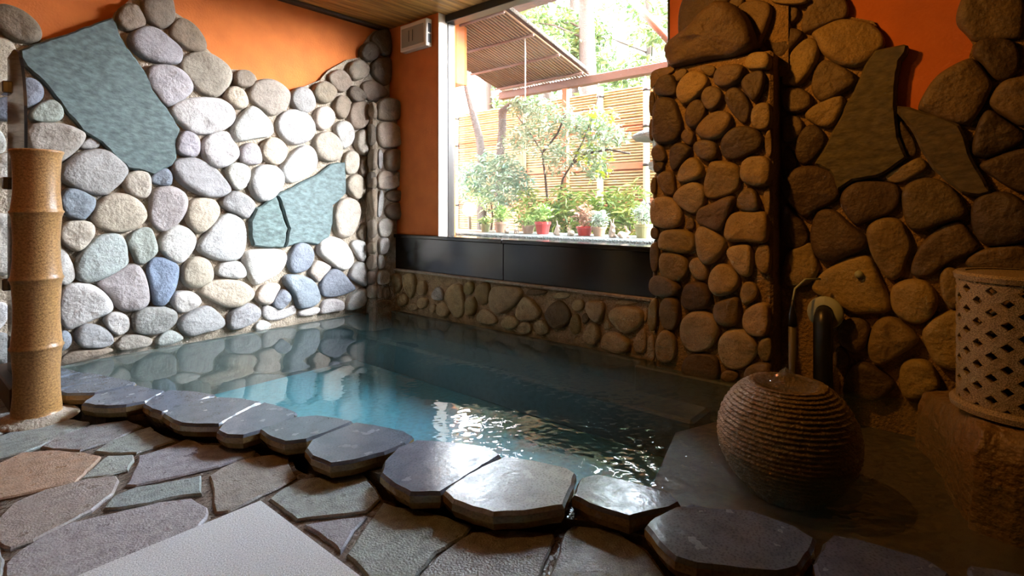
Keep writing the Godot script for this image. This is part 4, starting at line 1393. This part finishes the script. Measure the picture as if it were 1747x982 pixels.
func garden_plants() -> void:
	var tr := thing("crooked_tree", "old tree with two crooked brown trunks before the bamboo fence", "tree", Vector3(5.2, .6, on_x(818, 330, 5.2).z))
	var o := tr.position
	var path := []
	for q in [[822, 408], [822, 270], [818, 235], [806, 190], [796, 150], [799, 110]]:
		path.append(on_x(q[0], q[1], 5.2) - o)
	part("trunk", tube(path, [.07, .06, .055, .05, .04, .03], 8), M.bark, tr)
	path = []
	for q in [[852, 408], [853, 268], [857, 220], [857, 190], [870, 178], [885, 172]]:
		path.append(on_x(q[0], q[1], 5.25) - o)
	part("trunk", tube(path, [.07, .06, .055, .06, .035, .02], 8), M.bark, tr)
	# the light, leafy bush in the middle
	var bush := thing("nandina_bush", "airy bush of small pale green leaves on thin dark stems", "bush", Vector3(4.9, .6, on_x(945, 340, 4.9).z))
	o = bush.position
	for stem in [[[942, 405], [960, 305], [976, 279], [992, 245], [1005, 215], [1015, 185], [1022, 160]], [[940, 405], [930, 300], [925, 260], [900, 220], [880, 195]], [[976, 279], [1000, 262], [1040, 255], [1075, 262]], [[925, 260], [950, 230], [965, 195]]]:
		path = []
		for q in stem:
			path.append(on_x(q[0], q[1], 4.9) - o)
		part("stem", tube(path, [.016, .013, .011, .009, .006], 6), M.bark, bush)
	var blobs := []
	for q in [[920, 185, .22, .13], [955, 200, .26, .16], [905, 215, .26, .16], [930, 245, .3, .2], [960, 270, .25, .2], [985, 215, .22, .16], [1020, 205, .22, .16], [1045, 230, .2, .12], [1010, 250, .2, .18], [880, 240, .2, .18], [1015, 285, .15, .15], [890, 180, .18, .1]]:
		blobs.append([on_x(q[0], q[1], 4.9) - o, Vector3(.22, q[3], q[2])])
	foliage("leaves", bush, blobs, 2600, .075, .028, Color(.12, .21, .09), Color(.40, .48, .34))
	foliage("young_leaves", bush, [blobs[6], blobs[8], blobs[10]], 90, .085, .05, Color(.32, .48, .03), Color(.5, .6, .05))
	var sh := thing("low_shrub", "dense blue green shrub growing at the foot of the crooked tree", "shrub", Vector3(4.75, .6, on_x(835, 330, 4.75).z))
	o = sh.position
	blobs = []
	for q in [[800, 300, .2, .18], [830, 285, .2, .2], [860, 290, .2, .2], [880, 310, .2, .18], [815, 325, .25, .15], [850, 335, .3, .2]]:
		blobs.append([on_x(q[0], q[1], 4.75) - o, Vector3(.25, q[3], q[2])])
	foliage("leaves", sh, blobs, 2200, .085, .03, Color(.08, .19, .12), Color(.34, .46, .32))
	part("stem", tube([Vector3.ZERO, Vector3(.02, .3, .03), Vector3(.0, .6, .0)], [.02, .014, .008], 6), M.bark, sh)
	var fernpx := [[905, 345], [965, 335], [1000, 350], [1040, 345], [1075, 335], [935, 365]]
	var beside := ["behind the bushy red pot", "behind the crouching rabbits", "behind the rosette plant", "behind the tall sitting rabbit", "beside the stone lantern", "between the two red pots"]
	for k in fernpx.size():
		var p := on_x(fernpx[k][0], fernpx[k][1], 4.75)
		var fern := thing("fern", "feathery green fern growing " + beside[k], "fern", Vector3(4.75, .62, p.z), "ferns behind the pots")
		var hh := p.y - .62 + .12
		foliage("fronds", fern, [[Vector3(0, hh * .55, 0), Vector3(.2, hh * .5, .2)]], 420, .11, .018, Color(.08, .2, .03), Color(.34, .44, .10), .1)
		part("stem", tube([Vector3.ZERO, Vector3(0, hh * .5, 0)], [.012, .006], 6), M.bark, fern)
	# stone lantern behind the pillar's edge
	var lp := on_x(1131, 228, 4.7)
	var lan := thing("stone_lantern", "mossy grey stone lantern whose broad roof shows beside the pillar", "lantern", Vector3(lp.x, .6, lp.z))
	var ly := lp.y - .6
	part("roof", lathe([Vector2(0, ly + .16), Vector2(.04, ly + .15), Vector2(.10, ly + .07), Vector2(.26, ly - .0), Vector2(.285, ly - .03), Vector2(.25, ly - .055), Vector2(0, ly - .06)], 20), M.grey_rock, lan)
	part("fire_box", lathe([Vector2(.085, ly - .26), Vector2(.095, ly - .05)], 6, -1), M.grey_rock, lan)
	part("column", lathe([Vector2(0, 0), Vector2(.14, 0), Vector2(.13, .06), Vector2(.06, .1), Vector2(.055, ly - .36), Vector2(.13, ly - .32), Vector2(.13, ly - .26), Vector2(0, ly - .26)], 20), M.grey_rock, lan)
	# garden lamp
	var gp := on_x(801, 357, 4.5)
	var gl := thing("garden_lamp", "glowing globe garden lamp behind the window's lower corner", "lamp", Vector3(gp.x, .60, gp.z))
	var r := .085
	var gh := gp.y - .6
	part("globe", lathe([Vector2(0, gh - r), Vector2(r * .6, gh - r * .8), Vector2(r * .95, gh - r * .3), Vector2(r, gh), Vector2(r * .87, gh + r * .5), Vector2(r * .5, gh + r * .87), Vector2(0, gh + r)], 20), M.garden_lamp_glass, gl)
	part("stand", lathe([Vector2(0, 0), Vector2(.06, 0), Vector2(.05, .02), Vector2(.02, .03), Vector2(.02, gh - r * .9), Vector2(0, gh - r * .9)], 14), M.dark_metal, gl)
	var li := OmniLight3D.new()
	li.name = "garden_lamp_light"
	li.light_color = Color(1.0, .85, .6)
	li.light_energy = .5
	li.light_size = r
	li.omni_range = 20
	li.shadow_enabled = true
	gl.add_child(li)
	li.position = Vector3(0, gh, 0)

func pots() -> void:
	var y := .755
	# px centre, py foot, width px, height px, material, plant kind
	var list := [
		[855, 391, 24, 18, "terracotta", "leafy", "brown clay pot with a leafy green plant by the garden lamp", 30],
		[828, 390, 17, 13, "green_pot", "small", "small olive green pot with sprouts near the garden lamp", 12],
		[901, 394, 22, 14, "terracotta", "small", "low brown pot with trailing greenery beside a red pot", 18],
		[926, 397, 27, 21, "red_pot", "leafy", "red pot holding a bushy bright green plant", 34],
		[997, 399, 28, 16, "red_pot", "red", "red pot holding a plant with reddish leaf rosettes", 42],
		[1022, 400, 24, 16, "terracotta", "silver", "brown pot holding a silvery green plant", 30],
		[1098, 403, 32, 24, "green_pot", "silver", "pale olive bowl with a spiky silver plant by the pillar", 38],
	]
	for row in list:
		var px: float = row[0]
		var x := 4.02
		var foot := on_x(px, row[1], x)
		var s := (foot - EYE).dot(fwd) / FOCAL
		var w: float = row[2] * s / 2
		var h: float = row[3] * s
		var t := thing("flower_pot", row[6], "pot", Vector3(x, y, foot.z))
		part("pot", lathe([Vector2(0, 0), Vector2(w * .72, 0), Vector2(w * .95, h * .78), Vector2(w * 1.04, h * .80), Vector2(w * 1.04, h), Vector2(w * .92, h), Vector2(w * .88, h * .9), Vector2(0, h * .88)], 22, -1), M[row[4]], t)
		var ph: float = row[7] * s
		var c := [Color(.12, .28, .05), Color(.45, .58, .18)]
		if row[5] == "red":
			c = [Color(.22, .16, .08), Color(.62, .34, .24)]
		elif row[5] == "silver":
			c = [Color(.25, .34, .24), Color(.58, .66, .54)]
		foliage("leaves", t, [[Vector3(0, h + ph * .45, 0), Vector3(w * 1.2, ph * .5, w * 1.2)]], 240 if row[5] != "small" else 120, .05, .02, c[0], c[1], -.1)
		part("stem", tube([Vector3(0, h * .85, 0), Vector3(.005, h + ph * .5, 0)], [.007, .003], 6), M.bark, t)
	# clay rabbits
	var upright := rabbit(true)
	var low := rabbit(false)
	var spots := [
		[950, 398, 27, 0, "clay rabbit sitting up with pricked ears right of the bushy red pot"], [973, 399, 19, 1, "clay rabbit crouching left of the rosette plant's red pot"],
		[1044, 399, 34, 0, "tall clay rabbit sitting up beside the silvery plant"], [1065, 401, 22, 1, "clay rabbit crouching beside the tall sitting rabbit"],
		[865, 394, 16, 1, "clay rabbit crouching against the brown clay pot"], [881, 395, 17, 1, "clay rabbit crouching before the low brown pot"],
	]
	for k in spots.size():
		var row: Array = spots[k]
		var x := 3.90
		var foot := on_x(row[0], row[1], x)
		var s := (foot - EYE).dot(fwd) / FOCAL
		var t := thing("rabbit_figurine", row[4], "figurine", Vector3(x, y, foot.z), "clay rabbits on the outside shelf")
		var b := part("rabbit", upright if row[3] == 0 else low, M.rabbit_clay, t)
		b.scale = Vector3.ONE * (row[2] * s)
		b.rotation.y = [0.5, 2.6, -.4, 1.0, 2.2, -.9][k]

func rabbit(up: bool) -> ArrayMesh:
	# unit-high clay rabbit, one surface net over blended ellipsoid blobs: [centre, radius]
	var bones := []
	if up:
		bones = [[Vector3(0, .16, 0), Vector3(0, .42, .03), .17, .13], [Vector3(0, .55, .06), Vector3(0, .56, .15), .115, .085], [Vector3(.05, .66, .03), Vector3(.09, .93, .0), .035, .03], [Vector3(-.05, .66, .03), Vector3(-.08, .92, -.02), .035, .03], [Vector3(.1, .06, .0), Vector3(.11, .05, .18), .06, .045], [Vector3(-.1, .06, .0), Vector3(-.11, .05, .18), .06, .045], [Vector3(.08, .36, .1), Vector3(.04, .3, .18), .04, .035], [Vector3(-.08, .36, .1), Vector3(-.04, .3, .18), .04, .035], [Vector3(0, .1, -.17), Vector3(0, .11, -.19), .05, .04]]
	else:
		bones = [[Vector3(0, .27, -.28), Vector3(0, .25, .12), .27, .2], [Vector3(0, .45, .34), Vector3(0, .42, .45), .17, .11], [Vector3(.07, .56, .25), Vector3(.12, .93, .08), .05, .045], [Vector3(-.07, .56, .25), Vector3(-.1, .93, .06), .05, .045], [Vector3(.16, .07, -.2), Vector3(.16, .06, .0), .09, .06], [Vector3(-.16, .07, -.2), Vector3(-.16, .06, .0), .09, .06], [Vector3(.1, .15, .2), Vector3(.1, .05, .33), .07, .05], [Vector3(-.1, .15, .2), Vector3(-.1, .05, .33), .07, .05], [Vector3(0, .25, -.55), Vector3(0, .26, -.58), .07, .06]]
	var n := Vector3i(24, 34, 40)
	var lo := Vector3(-.4, -.06, -.72)
	var size := Vector3(.8, 1.12, 1.36)
	var cell := Vector3(size.x / n.x, size.y / n.y, size.z / n.z)
	var val := PackedFloat32Array()
	val.resize((n.x + 1) * (n.y + 1) * (n.z + 1))
	for k in n.z + 1:
		for j in n.y + 1:
			for i in n.x + 1:
				var p := lo + Vector3(i, j, k) * cell
				var acc := 0.0
				for b in bones:
					var ab: Vector3 = b[1] - b[0]
					var t := clampf((p - b[0]).dot(ab) / ab.length_squared(), 0, 1)
					acc += exp(-38.0 * (p.distance_to(b[0] + ab * t) - lerpf(b[2], b[3], t)))
				val[(k * (n.y + 1) + j) * (n.x + 1) + i] = maxf(-log(maxf(acc, 1e-30)) / 38.0, -p.y)
	var ix := func(i: int, j: int, k: int) -> int: return (k * (n.y + 1) + j) * (n.x + 1) + i
	var where := {}
	for k in n.z:
		for j in n.y:
			for i in n.x:
				var sum := Vector3.ZERO
				var hits := 0
				for e in [[0, 0, 0, 1, 0, 0], [0, 1, 0, 1, 1, 0], [0, 0, 1, 1, 0, 1], [0, 1, 1, 1, 1, 1], [0, 0, 0, 0, 1, 0], [1, 0, 0, 1, 1, 0], [0, 0, 1, 0, 1, 1], [1, 0, 1, 1, 1, 1], [0, 0, 0, 0, 0, 1], [1, 0, 0, 1, 0, 1], [0, 1, 0, 0, 1, 1], [1, 1, 0, 1, 1, 1]]:
					var a: float = val[ix.call(i + e[0], j + e[1], k + e[2])]
					var b: float = val[ix.call(i + e[3], j + e[4], k + e[5])]
					if (a < 0) != (b < 0):
						sum += (Vector3(i + e[0], j + e[1], k + e[2])).lerp(Vector3(i + e[3], j + e[4], k + e[5]), a / (a - b))
						hits += 1
				if hits:
					where[ix.call(i, j, k)] = lo + sum / hits * cell
	var st := st_new()
	st.set_smooth_group(0)
	for k in range(1, n.z):
		for j in range(1, n.y):
			for i in range(1, n.x):
				var a: float = val[ix.call(i, j, k)]
				for ax in 3:
					var e := Vector3i.ZERO
					e[ax] = 1
					var b: float = val[ix.call(i + e.x, j + e.y, k + e.z)]
					if (a < 0) == (b < 0):
						continue
					var u := Vector3i.ZERO
					u[(ax + 1) % 3] = 1
					var v := Vector3i.ZERO
					v[(ax + 2) % 3] = 1
					var q := []
					for d in [Vector3i.ZERO, u, u + v, v]:
						q.append(where.get(ix.call(i - d.x, j - d.y, k - d.z)))
					if q.has(null):
						continue
					quad(st, q[0], q[1], q[2], q[3], Vector3(e) * (1.0 if a < 0 else -1.0))
	return done(st)

func far_trees() -> void:
	var list := [
		[1000, 9.5, .20, "tall dark trunked cedar standing beyond the fence", "bark", 0], [978, 10.5, .10, "slender dark tree just behind the tall cedar", "bark", 0], [1063, 13.5, .2, "pale barked tree beyond the fence near the pillar", "pale_bark", 1],
		[930, 11.0, .12, "bare branched tree rising behind the canopy", "bark", 1], [1110, 11.5, .15, "leafy green tree beyond the fence beside the pillar", "bark", 0], [830, 10.0, .12, "green tree rising behind the garden's left corner", "bark", 0],
	]
	for row in list:
		var p := on_x(row[0], 200, row[1])
		var t := thing("background_tree", row[3], "tree", Vector3(p.x, .6, p.z), "trees beyond the fence")
		part("trunk", tube([Vector3.ZERO, Vector3(.05, 2.5, .04), Vector3(-.04, 5.0, 0), Vector3(.1, 8.5, .1)], [row[2], row[2] * .9, row[2] * .75, .05], 10), M[row[4]], t)
		var blobs := []
		for k in 16:
			var hh := rng.randf_range(2.4, 7.5)
			var a := rng.randf() * TAU
			var rr := rng.randf_range(.3, 1.5)
			blobs.append([Vector3(cos(a) * rr, hh, sin(a) * rr), Vector3(.55, .35, .55)])
			if k < 10:
				part("branch", tube([Vector3(0, hh - .4, 0), Vector3(cos(a) * rr * .6, hh - .1, sin(a) * rr * .6), Vector3(cos(a) * rr * 1.2, hh, sin(a) * rr * 1.2)], [.03, .02, .006], 5), M[row[4]], t)
		foliage("leaves", t, blobs, 5200 if row[5] == 0 else 2600, .19, .08, Color(.06, .12, .035), Color(.26, .36, .13))

func lamps() -> void:
	# both hang from the ceiling above the frame
	var l := thing("ceiling_lamp", "round warm ceiling lamp above the flagstone floor", "lamp", Vector3(.35, CEIL - .16, -2.3))
	part("mount", lathe([Vector2(0, .16), Vector2(.07, .16), Vector2(.07, .13), Vector2(.03, .11), Vector2(0, .11)], 20), M.dark_metal, l)
	part("globe", lathe([Vector2(0, .12), Vector2(.07, .10), Vector2(.115, .04), Vector2(.12, 0), Vector2(.10, -.06), Vector2(.06, -.10), Vector2(0, -.12)], 24), M.lamp_glass, l)
	var li := OmniLight3D.new()
	li.name = "ceiling_lamp_light"
	li.light_color = Color(1.0, .70, .33)
	li.light_energy = .36
	li.light_size = .1
	li.omni_range = 20
	li.omni_attenuation = 2.0
	li.shadow_enabled = true
	l.add_child(li)
	var at := Vector3(1.75, CEIL - .14, -1.75)
	var s := thing("ceiling_spotlight", "warm ceiling spotlight turned towards the fountain and boulder wall", "lamp", at)
	var aim := (Vector3(3.4, 1.35, -.55) - at).normalized()
	var can := Node3D.new()
	part("mount", lathe([Vector2(0, .14), Vector2(.05, .14), Vector2(.05, .12), Vector2(.012, .11), Vector2(.012, .02), Vector2(0, .02)], 16), M.dark_metal, s)
	var shell := part("housing", lathe([Vector2(0, .06), Vector2(.045, .06), Vector2(.06, .03), Vector2(.062, -.09), Vector2(.056, -.09), Vector2(.054, -.05), Vector2(0, -.05)], 24), M.dark_metal, s)
	shell.quaternion = Quaternion(Vector3.DOWN, aim)
	part("lamp_lens", lathe([Vector2(0, -.058), Vector2(.052, -.056), Vector2(.053, -.052)], 20), M.lamp_glass, shell)
	can.free()
	var sp := SpotLight3D.new()
	sp.name = "spotlight_light"
	sp.light_color = Color(1.0, .67, .28)
	sp.light_energy = 2.0
	sp.light_size = .05
	sp.spot_angle = 46.0
	sp.spot_angle_attenuation = 1.0
	sp.spot_range = 20
	sp.spot_attenuation = 2.0
	sp.shadow_enabled = true
	s.add_child(sp)
	sp.look_at_from_position(at + aim * .1, at + aim * 2.0)
